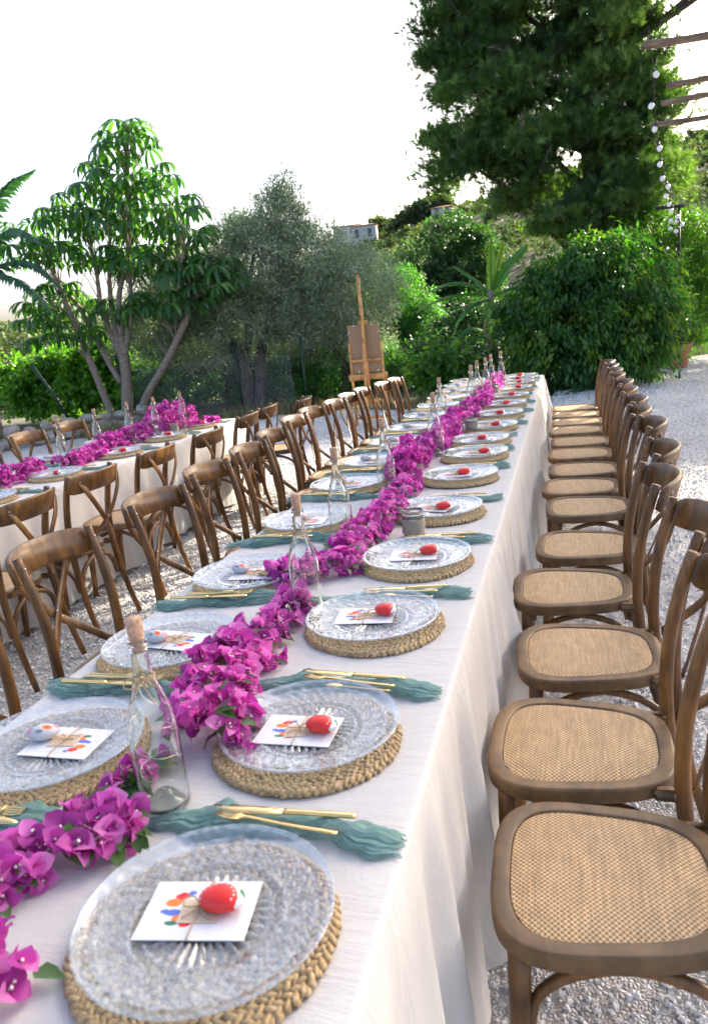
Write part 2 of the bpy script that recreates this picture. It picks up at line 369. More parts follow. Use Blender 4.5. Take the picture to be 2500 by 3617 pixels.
M['board'] = noisy('hardboard', [(.3, (.25, .155, .085)), (.7, (.34, .22, .13))], (260,)*3, .8, 4, .2)
M['terra'] = noisy('terracotta', [(.3, (.30, .12, .06)), (.6, (.42, .19, .10)), (.85, (.5, .27, .17))], (9, 9, 9), .85, 6, .3)
M['iron'] = noisy('dark_iron', [(.3, (.012, .012, .012)), (.7, (.03, .03, .03))], (30,)*3, .5, 3, .1)
M['greenpost'] = noisy('green_post', [(.3, (.01, .03, .02)), (.7, (.02, .05, .035))], (30,)*3, .5, 3, .1)
M['galv'] = noisy('galvanised_wire', [(.3, (.38, .39, .39)), (.7, (.55, .56, .56))], (30,)*3, .4, 3, 0, metal=.7)
M['bulb'] = noisy('frosted_bulb', [(.3, (.84, .83, .80)), (.7, (.9, .89, .86))], (20,)*3, .25, 2, 0)
M['bark'] = noisy('grey_bark', [(.3, (.10, .08, .062)), (.55, (.22, .18, .145)), (.8, (.34, .29, .24))], (22, 22, 7), .9, 6, .7, .02)
M['bark_s'] = noisy('smooth_bark', [(.3, (.17, .13, .10)), (.55, (.30, .235, .18)), (.8, (.42, .345, .27))], (10, 10, 34), .85, 5, .4, .01)
M['bark_d'] = noisy('dark_bark', [(.3, (.045, .032, .024)), (.55, (.10, .075, .055)), (.8, (.18, .14, .11))], (14, 14, 5), .9, 6, .8, .03)
M['log'] = noisy('rustic_log', [(.3, (.09, .06, .04)), (.55, (.20, .14, .095)), (.8, (.32, .25, .18))], (5, 22, 22), .9, 6, .8, .02)
M['rock'] = noisy('field_stone', [(.3, (.24, .21, .18)), (.55, (.38, .34, .29)), (.8, (.52, .47, .41))], (7,)*3, .9, 7, .7, .02)
M['wall_w'] = noisy('white_render', [(.3, (.50, .47, .43)), (.7, (.58, .55, .51))], (1.5,)*3, .9, 4, .1)
M['roof'] = noisy('roof_tile', [(.3, (.30, .13, .07)), (.7, (.46, .24, .14))], (2, 2, 2), .9, 4, .4)
M['pane'] = noisy('dark_pane', [(.3, (.03, .04, .05)), (.7, (.06, .07, .08))], (1,)*3, .1, 2, 0)

# ================================================================ THE SETTING
def hill_z(x, y):
    """height of the land: the yard is level, a valley lies behind it, a wooded hill beyond"""
    x = np.asarray(x, float); y = np.asarray(y, float)
    edge = 15.5+np.clip((x-1)*.9, 0, 10)
    drop = -9.0*np.clip((y-edge)/55, 0, 1)**1.05
    side = -3.5*np.clip((-x-13)/14, 0, 1)
    ang = np.clip(x/np.maximum(y, 60.)*380, -700, 700)
    rid = np.interp(ang, [-700, -380, -215, -157, -121, -91, -68, -30, 10, 56, 152, 330, 700], [14, 16, 10, 14, 26, 31, 38, 46, 51, 60, 80, 108, 125])
    t = np.clip((y-80)/300, 0, 1.5); s = np.where(t < 1, t**.85, 1-.6*(t-1))
    far = np.clip((y-80)/60, 0, 1)
    wob = 2.2*np.sin(x*.05+y*.02)*np.sin(y*.04-x*.013)*far
    return drop+side*(1-far)+(rid+9)*s*far+wob
xs = np.concatenate([np.linspace(-900, -70, 24), np.linspace(-66, 66, 90), np.linspace(70, 900, 24)])
ys = np.concatenate([np.linspace(-60, 8, 12), np.linspace(10, 60, 50), np.linspace(63, 600, 90), np.linspace(640, 3500, 14)])
X, Y = np.meshgrid(xs, ys); Z = hill_z(X, Y)-.012
far_ = np.clip((Y-700)/1500, 0, 1); Z = Z*(1-far_)+(-10)*far_
nx, ny = len(xs), len(ys); I = np.arange(nx*ny).reshape(ny, nx)
F = np.stack([I[:-1, :-1], I[:-1, 1:], I[1:, 1:], I[1:, :-1]], -1).reshape(-1, 4)
M['earth'] = noisy('dry_earth_and_scrub', [(.25, (.025, .035, .014)), (.45, (.055, .06, .026)), (.6, (.10, .09, .048)), (.8, (.05, .07, .022))], (.45, .45, .45), .95, 9, .5, .05)
g_ = ob('ground', fastmesh('ground', np.stack([X, Y, Z], -1).reshape(-1, 3), F, M['earth'], True)); g_['kind'] = 'structure'; g_['label'] = 'earth falling away behind the yard and rising to the hill'

def gravelmat():
    m, t, b = newmat('white_gravel'); L = t.links.new; v = coords(t)
    vo = N(t, 'TexVoronoi', Scale=85.0); L(v, vo.inputs['Vector'])
    ve = N(t, 'TexVoronoi', Scale=85.0, feature='DISTANCE_TO_EDGE'); L(v, ve.inputs['Vector'])
    n = N(t, 'TexNoise', Scale=1.3, Detail=6.0); L(v, n.inputs['Vector'])
    sp = N(t, 'SeparateXYZ'); L(vo.outputs['Color'], sp.inputs[0])
    r = rampnode(t, [(0, (.60, .585, .565)), (.4, (.76, .745, .725)), (1, (.90, .885, .865))]); L(sp.outputs[0], r.inputs[0])
    re = rampnode(t, [(0, (.55, .54, .53)), (.10, (1, 1, 1))]); L(ve.outputs['Distance'], re.inputs[0])
    rn = rampnode(t, [(.3, (.74, .73, .71)), (.7, (1.06, 1.05, 1.04))]); L(n.outputs[0], rn.inputs[0])
    a = N(t, 'MixRGB', blend_type='MULTIPLY'); a.inputs[0].default_value = 1; L(r.outputs[0], a.inputs[1]); L(re.outputs[0], a.inputs[2])
    c = N(t, 'MixRGB', blend_type='MULTIPLY'); c.inputs[0].default_value = 1; L(a.outputs[0], c.inputs[1]); L(rn.outputs[0], c.inputs[2])
    L(c.outputs[0], b.inputs['Base Color']); b.inputs['Roughness'].default_value = .9
    bump(t, b, ve.outputs['Distance'], 1.0, .02); return m
M['gravel'] = gravelmat()
# gravel sheet with a wavering far edge
gx = np.linspace(-13, 9, 111); gt = np.linspace(0, 1, 40)
yend = 11.7+.25*np.sin(gx*1.3)+.12*np.sin(gx*4.1+1)+np.clip(gx-.6, 0, 3)*1.9-np.clip(-gx-4.5, 0, 9)*.42
GX, GT = np.meshgrid(gx, gt); GY = -7+(yend[None]+7)*GT
GZ = .004*np.sin(GX*2.1)*np.sin(GY*1.7)
I = np.arange(GX.size).reshape(GX.shape)
F = np.stack([I[:-1, :-1], I[:-1, 1:], I[1:, 1:], I[1:, :-1]], -1).reshape(-1, 4)
g_ = ob('gravel_yard', fastmesh('gravel_yard', np.stack([GX, GY, GZ], -1).reshape(-1, 3), F, M['gravel'], True)); g_['kind'] = 'structure'; g_['label'] = 'white gravel yard the tables stand on'
# loose stones on the nearer gravel
M['pebble'] = leafmat('gravel_stone', (.56, .545, .525), (.76, .745, .725), (.90, .89, .87), 0.0, .9)
oct_v = np.array([(1, 0, 0), (-1, 0, 0), (0, 1, 0), (0, -1, 0), (0, 0, 1), (0, 0, -1.0)]); oct_f = [(0, 2, 4), (2, 1, 4), (1, 3, 4), (3, 0, 4), (2, 0, 5), (1, 2, 5), (3, 1, 5), (0, 3, 5)]
def scatter(n, x0, x1, y0, y1, p=1.0): return np.stack([rng.uniform(x0, x1, n), y0+(y1-y0)*rng.random(n)**p], -1)
pp = np.concatenate([scatter(40000, .36, 3.4, -.2, 16, 2.2), scatter(38000, -4.2, -.45, .7, 11.4, 1.9)])
n = len(pp); s = rng.uniform(.0045, .0115, n)*(1+.06*np.clip(pp[:, 1], 0, 12))
R3 = frames(rng.normal(size=(n, 3)), s); R3 = R3*np.array([1.0, .8, .75])[None, None, :]
V, F = inst(oct_v, oct_f, R3, np.column_stack([pp, np.full(n, .003)+s*.25]))
g_ = ob('gravel', fastmesh('gravel', V, F, M['pebble'], False, np.repeat(rng.random(n), 6))); tag(g_, 'loose white gravel stones covering the yard', 'gravel', kind='stuff')

# ================================================================ TABLES AND CLOTHS
XR, XL, ZT = .358, -.566, .75
def cloth(name, y0, y1, xl, xr, zt, label, far_end=False, near_end=False, seed=0, lift=True, dl=.72, dr=.72, gap=0.0):
    q = random.Random(seed); L = y1-y0; ny = int(L*90)+2
    yy = np.linspace(y0, y1, ny)
    def folds(s0):
        r = random.Random(s0); f = np.zeros(ny)
        for k in range(7): wl = r.uniform(.07, .40); f += r.uniform(.4, 1)*np.sin(2*PI*yy/wl+r.uniform(0, 6.28))*(wl/.3)
        return f/3.0
    nd = 18; rr = .012; W = xr-xl; cols = []
    # each column: function of station -> (x, z)
    def side(sgn, xe, fo, drop, u):           # u 0..1 down the drop
        amp = .046*u**.75
        endf = np.exp(-(y1-yy)/.10)*.11*u+np.exp(-(yy-y0)/.13)*.02*u
        x = xe+sgn*(.004+.02*u+amp*(.35+fo)+endf)
        z = np.full(ny, zt-rr-drop*u)+.012*u*np.sin(yy*3.1+seed)
        return x, z
    fl, fr = folds(seed*2+1), folds(seed*2+2)
    crease = sum(.0022*np.exp(-((yy-yc)/.008)**2) for yc in (.55, .98, 2.55, 3.35, 4.75, 6.35, 6.9)); 
    lf = np.where(lift, np.exp(-(y1-yy)/.05)*.0035, 0)
    for k in range(nd, 0, -1): cols.append(side(-1, xl, fl, dl, k/nd))
    for a in (0, .33, .66, 1): cols.append((np.full(ny, xl+rr-rr*math.cos(a*PI/2)), np.full(ny, zt-rr+rr*math.sin(a*PI/2))+lf))
    for k in range(1, 22): cols.append((np.full(ny, xl+rr+(W-2*rr)*k/22), np.full(ny, zt)+lf+.0005*np.sin(yy*9+k)+crease+(.0014 if k in (7, 15) else 0)))
    for a in (1, .66, .33, 0): cols.append((np.full(ny, xr-rr+rr*math.cos(a*PI/2)), np.full(ny, zt-rr+rr*math.sin(a*PI/2))+lf))
    for k in range(1, nd+1): cols.append(side(1, xr, fr, dr, k/nd))
    nc = len(cols); V = np.zeros((ny, nc, 3))
    for j, (x, z) in enumerate(cols): V[:, j, 0] = x; V[:, j, 2] = z; u_ = max(0, nd-j)/nd if j < nd else max(0, j-(nc-nd-1))/nd; V[:, j, 1] = yy+(gap*(.06+.14*u_**.8+.016*math.sin(u_*10+seed))*np.exp(-(yy-y0)/.35) if u_ > 0 else 0)
    # the cloth's far edge hangs slightly askew
    V = V.reshape(-1, 3); I = np.arange(ny*nc).reshape(ny, nc)
    F = np.stack([I[:-1, :-1], I[:-1, 1:], I[1:, 1:], I[1:, :-1]], -1).reshape(-1, 4)
    g = [V]; fs = [F]; base = len(V)
    for flag, ye, sg in ((far_end, y1, 1), (near_end, y0, -1)):
        if not flag: continue
        xx = np.linspace(xl+rr, xr-rr, 40); fo = np.sin(xx*23+seed)*.6+np.sin(xx*41)*.3; E = []
        for k in range(nd+1):
            u = k/nd; E.append(np.stack([xx+(xx-(xl+xr)/2)*.06*u, np.full(40, ye)+sg*(.002+.02*u+.03*u*fo), np.full(40, zt-.72*u)], -1))
        E = np.concatenate(E); I = np.arange(len(E)).reshape(nd+1, 40)+base
        fs.append(np.stack([I[:-1, :-1], I[:-1, 1:], I[1:, 1:], I[1:, :-1]], -1).reshape(-1, 4)); g.append(E); base += len(E)
    me = fastmesh(name, np.concatenate(g), np.concatenate(fs), M['cloth'], True)
    return tag(ob('tablecloth', me), label, 'tablecloth', 'linen tablecloths')
cloth('cloth_a', -1.9, 1.465, XL, XR, ZT, 'long white linen cloth on the nearest stretch of the long table', seed=3)
cloth('cloth_b', 1.40, 4.12, XL, XR+.003, ZT-.003, 'white linen cloth on the second stretch of the long table, beside the candle jar', seed=5, gap=1.0)
cloth('cloth_c', 4.05, 5.43, XL, XR+.003, ZT-.003, 'short white linen cloth on the third stretch of the long table', seed=8, gap=.8)
cloth('cloth_d', 5.36, 7.39, XL, XR+.003, ZT-.003, 'sunlit white linen cloth over the far end of the long table', far_end=True, seed=12, gap=1.0)
T2X0, T2X1, T2Z = -3.25, -2.335, .715
cloth('cloth_e', -.2, 3.55, T2X0, T2X1, T2Z, 'white linen cloth on the near half of the left-hand table', seed=21, dl=.68, dr=.67)
cloth('cloth_f', 3.48, 5.80, T2X0, T2X1+.003, T2Z-.003, 'white linen cloth on the far half of the left-hand table', far_end=True, seed=25, gap=.7, dl=.68, dr=.67)
def table(x0, x1, y0, y1, zt, label):
    t = thing('trestle_table', label, 'table', ((x0+x1)/2, (y0+y1)/2, 0), group='trestle tables under the cloths')
    w_, l = x1-x0-.04, y1-y0-.06
    ob('tabletop', G().add(*box((0, 0, zt-.028), (w_, l, .03))).mesh('tabletop', M['table']), t)
    lm = G().add(*tube([(0, 0, .002), (0, 0, zt-.045)], .02, 10)).mesh('leg', M['table'])
    for sx in (-1, 1):
        for sy in (-1, 1): ob('leg', lm, t, (sx*(w_/2-.07), sy*(l/2-.12), 0))
table(XL, XR, -1.9, 1.43, ZT, 'table under the nearest stretch of cloth'); table(XL, XR, 1.43, 4.1, ZT-.003, 'table under the second stretch of cloth')
table(XL, XR, 4.1, 5.4, ZT-.003, 'table under the short third stretch of cloth'); table(XL, XR, 5.4, 7.39, ZT-.003, 'table under the far end of the long cloths')
table(T2X0, T2X1, -.2, 3.5, T2Z, 'table under the near half of the left-hand cloth'); table(T2X0, T2X1, 3.5, 5.8, T2Z-.003, 'table under the far half of the left-hand cloth')

# ================================================================ CROSS-BACK CHAIRS (front = +Y, origin on the ground)
def seat_outline(k=1.0, inset=0.0, n=48):
    P = []
    for i in range(n):
        a = 2*PI*i/n; c, s = math.cos(a), math.sin(a); e = 2/3.4
        x = abs(c)**e*math.copysign(1, c); y = abs(s)**e*math.copysign(1, s)
        wd = .2065+.022*y                       # wider at the front
        P.append((x*(wd-inset), .005+y*(.215-inset)))
    return np.array(P)
def build_chair():
    t = ob('cross_back_chair', None)
    o = seat_outline(); i1 = seat_outline(inset=.044); i2 = seat_outline(inset=.037); n = len(o)
    zt = .462; rings = []
    for P, z in ((seat_outline(inset=.010), zt-.038), (seat_outline(inset=.004), zt-.037), (seat_outline(inset=.0005), zt-.034), (o, zt-.031), (o, zt-.007), (seat_outline(inset=.0008), zt-.0035), (seat_outline(inset=.0035), zt-.0008), (seat_outline(inset=.007), zt), (seat_outline(inset=.031), zt), (seat_outline(inset=.0335), zt-.0008), (seat_outline(inset=.035), zt-.004), (i2, zt-.008), (i2, zt-.034)): rings.append(np.column_stack([P, np.full(n, z)]))
    m = len(rings); F = [(i*n+j, i*n+(j+1) % n, ((i+1) % m)*n+(j+1) % n, ((i+1) % m)*n+j) for i in range(m) for j in range(n)]
    g = G().add(np.concatenate(rings), F)
    for sx in (-1, 1): g.add(*box((sx*.166, -.178, zt-.0225), (.034, .060, .030), .010, None))   # the ears that meet the back posts
    ob('seat_frame', g.mesh('seat_frame', M['seatwood']), t)
    # cane panel, slightly crowned
    V = []; F = []; K = 7
    for k in range(K+1):
        f = 1-k/K; P = i2*1.0; c0 = np.array([0, .005])
        Q = c0+(P-c0)*max(f, .001); V.append(np.column_stack([Q*(.9995 if k == 0 else 1), np.full(n, zt-.004+.010*(1-f**4)-.006*(1-f)**2)]))
    F = [(k*n+j, k*n+(j+1) % n, (k+1)*n+(j+1) % n, (k+1)*n+j) for k in range(K) for j in range(n)]
    ob('cane_seat', G().add(np.concatenate(V), F).mesh('cane_seat', M['cane']), t)
    for sx in (-1, 1):
        p = smoothpath([(sx*.196, -.295, .004), (sx*.188, -.245, .20), (sx*.183, -.212, .42), (sx*.183, -.212, .60), (sx*.187, -.238, .76), (sx*.19, -.272, .878)], 22)
        ob('back_post', G().add(*tube(p, np.interp(np.linspace(0, 1, 23), [0, .4, .7, 1], [.0135, .0178, .0172, .0148]), 12)).mesh('back_post', M['wood']), t)
        p = smoothpath([(sx*.172, .165, .425), (sx*.176, .172, .22), (sx*.18, .182, .004)], 6)
        ob('front_leg', G().add(*tube(p, [.0205, .020, .0195, .0185, .0175, .016, .0145], 10)).mesh('front_leg', M['wood']), t)
    # bowed top rail, behind the posts
    P = []; Nn = []
    for i in range(25):
        u = -1+2*i/24; P.append((u*.212, -.279-.078*(1-abs(u)**2.2), .828+.008*(1-u*u))); Nn.append((0, -.28, 1))
    wd = [.095*min(1, .62+.38*math.sqrt(max(0, 1-abs(-1+2*i/24)**8)))+.006 for i in range(25)]
    ob('top_rail', G().add(*ribbon(P, Nn, wd, .017)).mesh('top_rail', M['wood']), t)
    # crossed slats
    for sx in (-1, 1):
        p = smoothpath([(sx*.168, -.318, .845), (sx*.120, -.338, .755), (sx*.015, -.325-.004*sx, .625), (-sx*.105, -.268, .51), (-sx*.163, -.232, .45)], 16)
        tt = norm(np.gradient(p, axis=0)); Nn = np.cross(tt, np.array([0, 1.0, .15]))
        ob('cross_slat', G().add(*ribbon(p, Nn, .029, .0075)).mesh('cross_slat', M['wood']), t)
    # bent braces under the seat
    def brace(a, b, top):
        a = np.array(a); b = np.array(b); mid = (a+b)/2; P = [a, a+(mid-a)*.10+np.array([0, 0, .075]), a+(mid-a)*.42+np.array([0, 0, top-a[2]-.028]), np.array([mid[0], mid[1], top]), b+(mid-b)*.42+np.array([0, 0, top-b[2]-.028]), b+(mid-b)*.10+np.array([0, 0, .075]), b]
        ob('brace', G().add(*tube(smoothpath(P, 20), .0115, 8)).mesh('brace', M['wood']), t)
    for sx in (-1, 1): brace((sx*.168, .157, .255), (sx*.176, -.205, .255), .412)
    brace((-.158, .170, .255), (.158, .170, .255), .412); brace((-.165, -.218, .255), (.165, -.218, .255), .412)
    bm = G().add(*ellipsoid((0, 0, 0), (.0065, .004, .0065), 8, 4)).mesh('bolt', M['steel'])
    for sx in (-1, 1): ob('bolt', bm, t, (sx*.189, -.247, .842)); ob('bolt', bm, t, (sx*.166, -.3235, .843)); ob('bolt', bm, t, (sx*.183, -.194, .446))
    ob('bolt', bm, t, (0, -.338, .625)); ob('bolt', bm, t, (0, -.316, .625))
    return t
chair0 = build_chair(); first = [True]
def chair(x, y, rz, label, group):
    """x, y = middle of the top rail's line at the back posts"""
    c = chair0 if first[0] else copy_tree(chair0); first[0] = False
    c.location = (x, y, 0); c.rotation_euler = (0, 0, rz); v_ = rnd.uniform(.72, 1.18); h_ = rnd.uniform(-.06, .06)
    for ch in c.children: ch.color = (v_*(1+h_), v_, v_*(1-h_), 1)
    return tag(c, label, 'chair', group)
RC = [.335, .795, 1.32, 1.887, 2.42, 3.08, 3.54, 4.01, 4.54, 5.02, 5.55, 6.0, 6.45, 6.9]
RX = [.655, .610, .645, .60, .665, .69, .66, .685, .67, .68, .66, .67, .665, .66]
RA = [.03, -.02, .05, .02, -.03, .02, -.04, .03, 0, .03, -.03, .02, -.02, .02]
E_ = ['nearest', 'second nearest', 'third nearest', 'fourth nearest', 'fifth nearest', 'sixth nearest', 'seventh nearest', 'eighth nearest', 'sixth from the hedge', 'fifth from the hedge', 'fourth from the hedge', 'third from the hedge', 'second from the hedge', 'closest to the hedge']
for i, (y, x, a) in enumerate(zip(RC, RX, RA)):
    chair(x, y, PI/2+a, f'brown cross-back chair with cane seat, {E_[i]} in the right-hand row', 'chairs right of the long table')
LC = [(-1.09, .60), (-1.09, 1.21), (-1.07, 1.87), (-1.11, 2.49), (-1.11, 3.04), (-1.175, 3.61), (-1.25, 4.24), (-1.27, 4.70), (-1.21, 5.14), (-1.22, 5.60), (-1.20, 6.04), (-1.10, 6.45), (-1.06, 6.86)]
for i, (x, y) in enumerate(LC):
    a = rnd.uniform(-.10, .10)
    chair(x+.275, y, -PI/2+a, f'brown cross-back chair {"at the left picture edge" if i == 0 else ORD[i-1]+" in view"}, in the row left of the long table', 'chairs left of the long table')
TC = [(-1.80, 1.30, .0), (-1.80, 1.98, .02), (-1.83, 2.58, -.02), (-1.80, 3.20, .04), (-1.76, 3.84, .05), (-1.82, 4.65, .12), (-1.84, 5.14, .1), (-1.66, 5.53, .2)]
for i, (x, y, a) in enumerate(TC):
    lb = ['brown cross-back chair at the left picture edge, backed towards the long table', 'nearest', 'second', 'third', 'fourth', 'fifth', 'sixth', 'seventh'][i]
    chair(x-.275, y, PI/2+a, lb if i == 0 else f'brown cross-back chair, {lb} along the right side of the left-hand table', 'chairs right of the left-hand table')
for i, y in enumerate([3.85, 4.42, 5.0]):
    chair(-3.62+.275, y, -PI/2+rnd.uniform(-.05, .05), ['brown cross-back chair cut by the left picture edge behind the left-hand table', 'brown cross-back chair behind the first bottle of the left-hand table', 'brown cross-back chair seen between the first two bottles beyond the left-hand table'][i], 'chairs on the far side of the left-hand table')

# ================================================================ PLACE SETTINGS
def build_mat(seed):
    q = np.random.default_rng(seed); TV, TF = ellipsoid((0, 0, 0), (1, 1, 1), 6, 4)
    tri = []
    for f in TF: tri += [(f[0], f[1], f[2])] if len(f) == 3 else [(f[0], f[1], f[2]), (f[0], f[2], f[3])]
    O = []; D = []; S = []
    for r, zz in [(.1725, .0052), (.1705, .0088)]+[(.1705-.0165*k_, .0094) for k_ in range(1, 11)]:
        k = max(4, int(2*PI*r/.0135))
        for row in (-1, 1):
            for i in range(k):
                a = 2*PI*(i+(.5 if row > 0 else 0)+q.normal(0, .06))/k; rr = r+row*.0041+q.normal(0, .0007); tang = a+PI/2+row*.62
                O.append((rr*math.cos(a), rr*math.sin(a), zz+q.normal(0, .0006))); D.append((math.cos(tang), math.sin(tang), q.normal(0, .08))); S.append(q.uniform(.9, 1.15))
    O = np.array(O); D = np.array(D); S = np.array(S)
    Mx = frames(D, S, up=np.tile([0, 0, 1.0], (len(D), 1)))*np.array([.0116, .0053, .0056])[None, None, :]
    V, F = inst(TV, tri, Mx, O); wob = 1+.012*np.sin(3*np.arctan2(V[:, 1], V[:, 0])+seed); V[:, :2] *= wob[:, None]
    return fastmesh('woven_mat', V, F, M['mat'], True)
mat_me = [build_mat(s) for s in (1, 2, 3)]
def build_plate():
    prof = [(.0005, .004), (.05, .004), (.072, .003), (.076, .0045), (.098, .0075), (.130, .0115), (.1535, .0195), (.1585, .0225), (.160, .0245), (.1595, .0262), (.158, .0268), (.1565, .0262), (.1545, .0246), (.1525, .0254), (.150, .0234), (.146, .0215), (.141, .0192), (.137, .0176), (.1345, .0186), (.132, .0166),
            (.128, .0156), (.123, .0149), (.118, .0142), (.113, .0136), (.108, .0129), (.103, .0123), (.0985, .0115), (.0965, .0128), (.094, .0112), (.090, .0106), (.086, .0096), (.0825, .0090), (.0805, .0104), (.078, .0088), (.074, .0086), (.068, .0086), (.058, .0086), (.044, .0086), (.030, .0088), (.0005, .009)]
    n = 160; V, F = lathe(prof, n, False); V = V.reshape(len(prof), n, 3); th = np.linspace(0, 2*PI, n, endpoint=False)
    for i, (r, z) in enumerate(prof):
        if i >= 10:
            if .03 < r < .075: V[i, :, 2] += .0026*np.sign(np.cos(32*th))*min(1, (r-.03)/.02)
            if .080 < r < .092: V[i, :, 2] += .0018*np.cos(80*th)
            if .098 < r < .150: V[i, :, 2] += .0020*np.cos(20*th+ (i % 2)*1.7)*np.cos(10*th)+.0012*np.cos(40*th+i)
    return G().add(V.reshape(-1, 3), F).mesh('glass_plate', M['plate'])
plate_me = build_plate()
card_me = G().add(*box((0, 0, .0008), (.148, .105, .0016), .0003)).mesh('card', M['card'], False)
tag_me = G().add(*box((0, 0, .0006), (.056, .042, .0012), .0003)).mesh('kraft_tag', M['kraft'], False)
def build_bow():
    g = G(); r = .0011
    g.add(*tube(smoothpath([(-.001, -.0535, .0005), (0, -.04, .0045), (0, 0, .0055), (0, .04, .0045), (.001, .0535, .0005)], 14), r, 5))
    for s in (-1, 1):
        g.add(*tube(smoothpath([(0, 0, .006), (s*.012, .010, .012), (s*.024, .006, .011), (s*.020, -.004, .008), (0, 0, .0065)], 14), r, 5))
        g.add(*tube(smoothpath([(0, 0, .006), (s*.008, -.012, .007), (s*.02, -.020, .004)], 8), r, 5))
    return g.mesh('twine_bow', M['twine'])
bow_me = build_bow()
stone_me = []
for mm in ('stone_red', 'stone_flo'):
    V, F = ellipsoid((0, 0, .0145), (.032, .0235, .0145), 24, 14); V[:, 0] *= 1-.10*(V[:, 1]/.025); V[:, 2] += .001*np.sin(V[:, 0]*90)
    stone_me.append(G().add(V, F).mesh('painted_stone', M[mm]))
def build_napkin(seed, ln=.37):
    """a loosely twisted length of gauze: a tube of cloth squashed into ruffles"""
    q = np.random.default_rng(seed); nu, nv = 110, 76; V = np.zeros((nu, nv, 3)); ph = q.uniform(0, 6.28, 14)
    for i in range(nu):
        u = i/(nu-1); end = math.exp(-(u/.10)**2)+math.exp(-((1-u)/.07)**2)
        wd = .026+.008*math.sin(u*8+ph[0])+.004*math.sin(u*21+ph[1])-.007*end; ht = .0135+.005*math.sin(u*13+ph[2])+.002*math.sin(u*29+ph[3])-.004*end
        cy = .011*math.sin(u*5.5+ph[4])+.005*math.sin(u*14+ph[5])
        for j in range(nv):
            a = 2*PI*j/nv; tw = u*5+ph[6]
            up_ = .35+.65*max(0, math.sin(a)); r = 1+.13*math.sin(5*a+tw*1.4+ph[7])*up_+.13*math.sin(11*a-tw*1.1+ph[8])*up_+.12*math.sin(18*a+tw*1.7+1.2*math.sin(u*12+ph[9]))*up_+.06*math.sin(25*a-tw*2)*up_+.06*math.sin(u*48+3*a+ph[10])+.03*math.sin(u*120-5*a)
            y = wd*r*math.cos(a)*(1 if math.sin(a) > -.2 else 1.15); z = ht*(r*math.sin(a)*.85+.55)
            e = end*.007*math.sin(3*a+ph[11])*math.sin(7*a)
            V[i, j] = ((u-.5)*ln+e+.004*math.sin(3*a+u*30), cy+y+.003*math.sin(u*60+2*a), max(z, .0012+.0008*math.sin(a*7)))
    I = np.arange(nu*nv).reshape(nu, nv); J = np.roll(I, -1, axis=1); F = np.stack([I[:-1], I[1:], J[1:], J[:-1]], -1).reshape(-1, 4)
    return fastmesh('gauze_napkin', V.reshape(-1, 3), F, M['gauze'], True)
nap_me = [build_napkin(s, l) for s, l in ((4, .39), (9, .42), (15, .37), (22, .43))]
def flat_sweep(pts, wd, th, zf=None):
    P = np.array([(x, 0, z) for x, z in pts]); return ribbon(smoothpath(P, 22), (0, 1, 0), np.interp(np.linspace(0, 1, 23), np.linspace(0, 1, len(wd)), wd), th)
def build_fork():
    g = G(); g.add(*flat_sweep([(-.10, 0), (-.02, .001), (.045, .004), (.062, .003)], [.0095, .0085, .006, .006, .008, .019], .003))
    for k in range(4):
        y = (k-1.5)*.0052; g.add(*ribbon([(.060, y*.8, .003), (.075, y, .0018), (.090, y, .003), (.104, y, .0062)], (0, 1, 0), [.0042, .0034, .003, .0014], .002))
    return g.mesh('fork', M['gold'])
def build_knife():
    g = G(); g.add(*flat_sweep([(-.115, 0), (-.06, 0), (.0, 0)], [.010, .0115, .010, .009, .011], .0058))
    g.add(*ribbon([(.0, 0, .0), (.03, .001, 0), (.07, .001, 0), (.105, -.001, 0), (.118, -.004, 0)], (0, 1, 0), [.012, .018, .0195, .014, .004], .0018)); return g.mesh('knife', M['gold'])
def build_spoon():
    g = G(); g.add(*flat_sweep([(-.075, 0), (-.02, .001), (.03, .003)], [.007, .006, .0042, .004], .0024)); V, F = ellipsoid((.046, 0, .004), (.020, .0125, .0032), 14, 6); g.add(V, F); return g.mesh('teaspoon', M['gold'])
fork_me, knife_me, spoon_me = build_fork(), build_knife(), build_spoon()

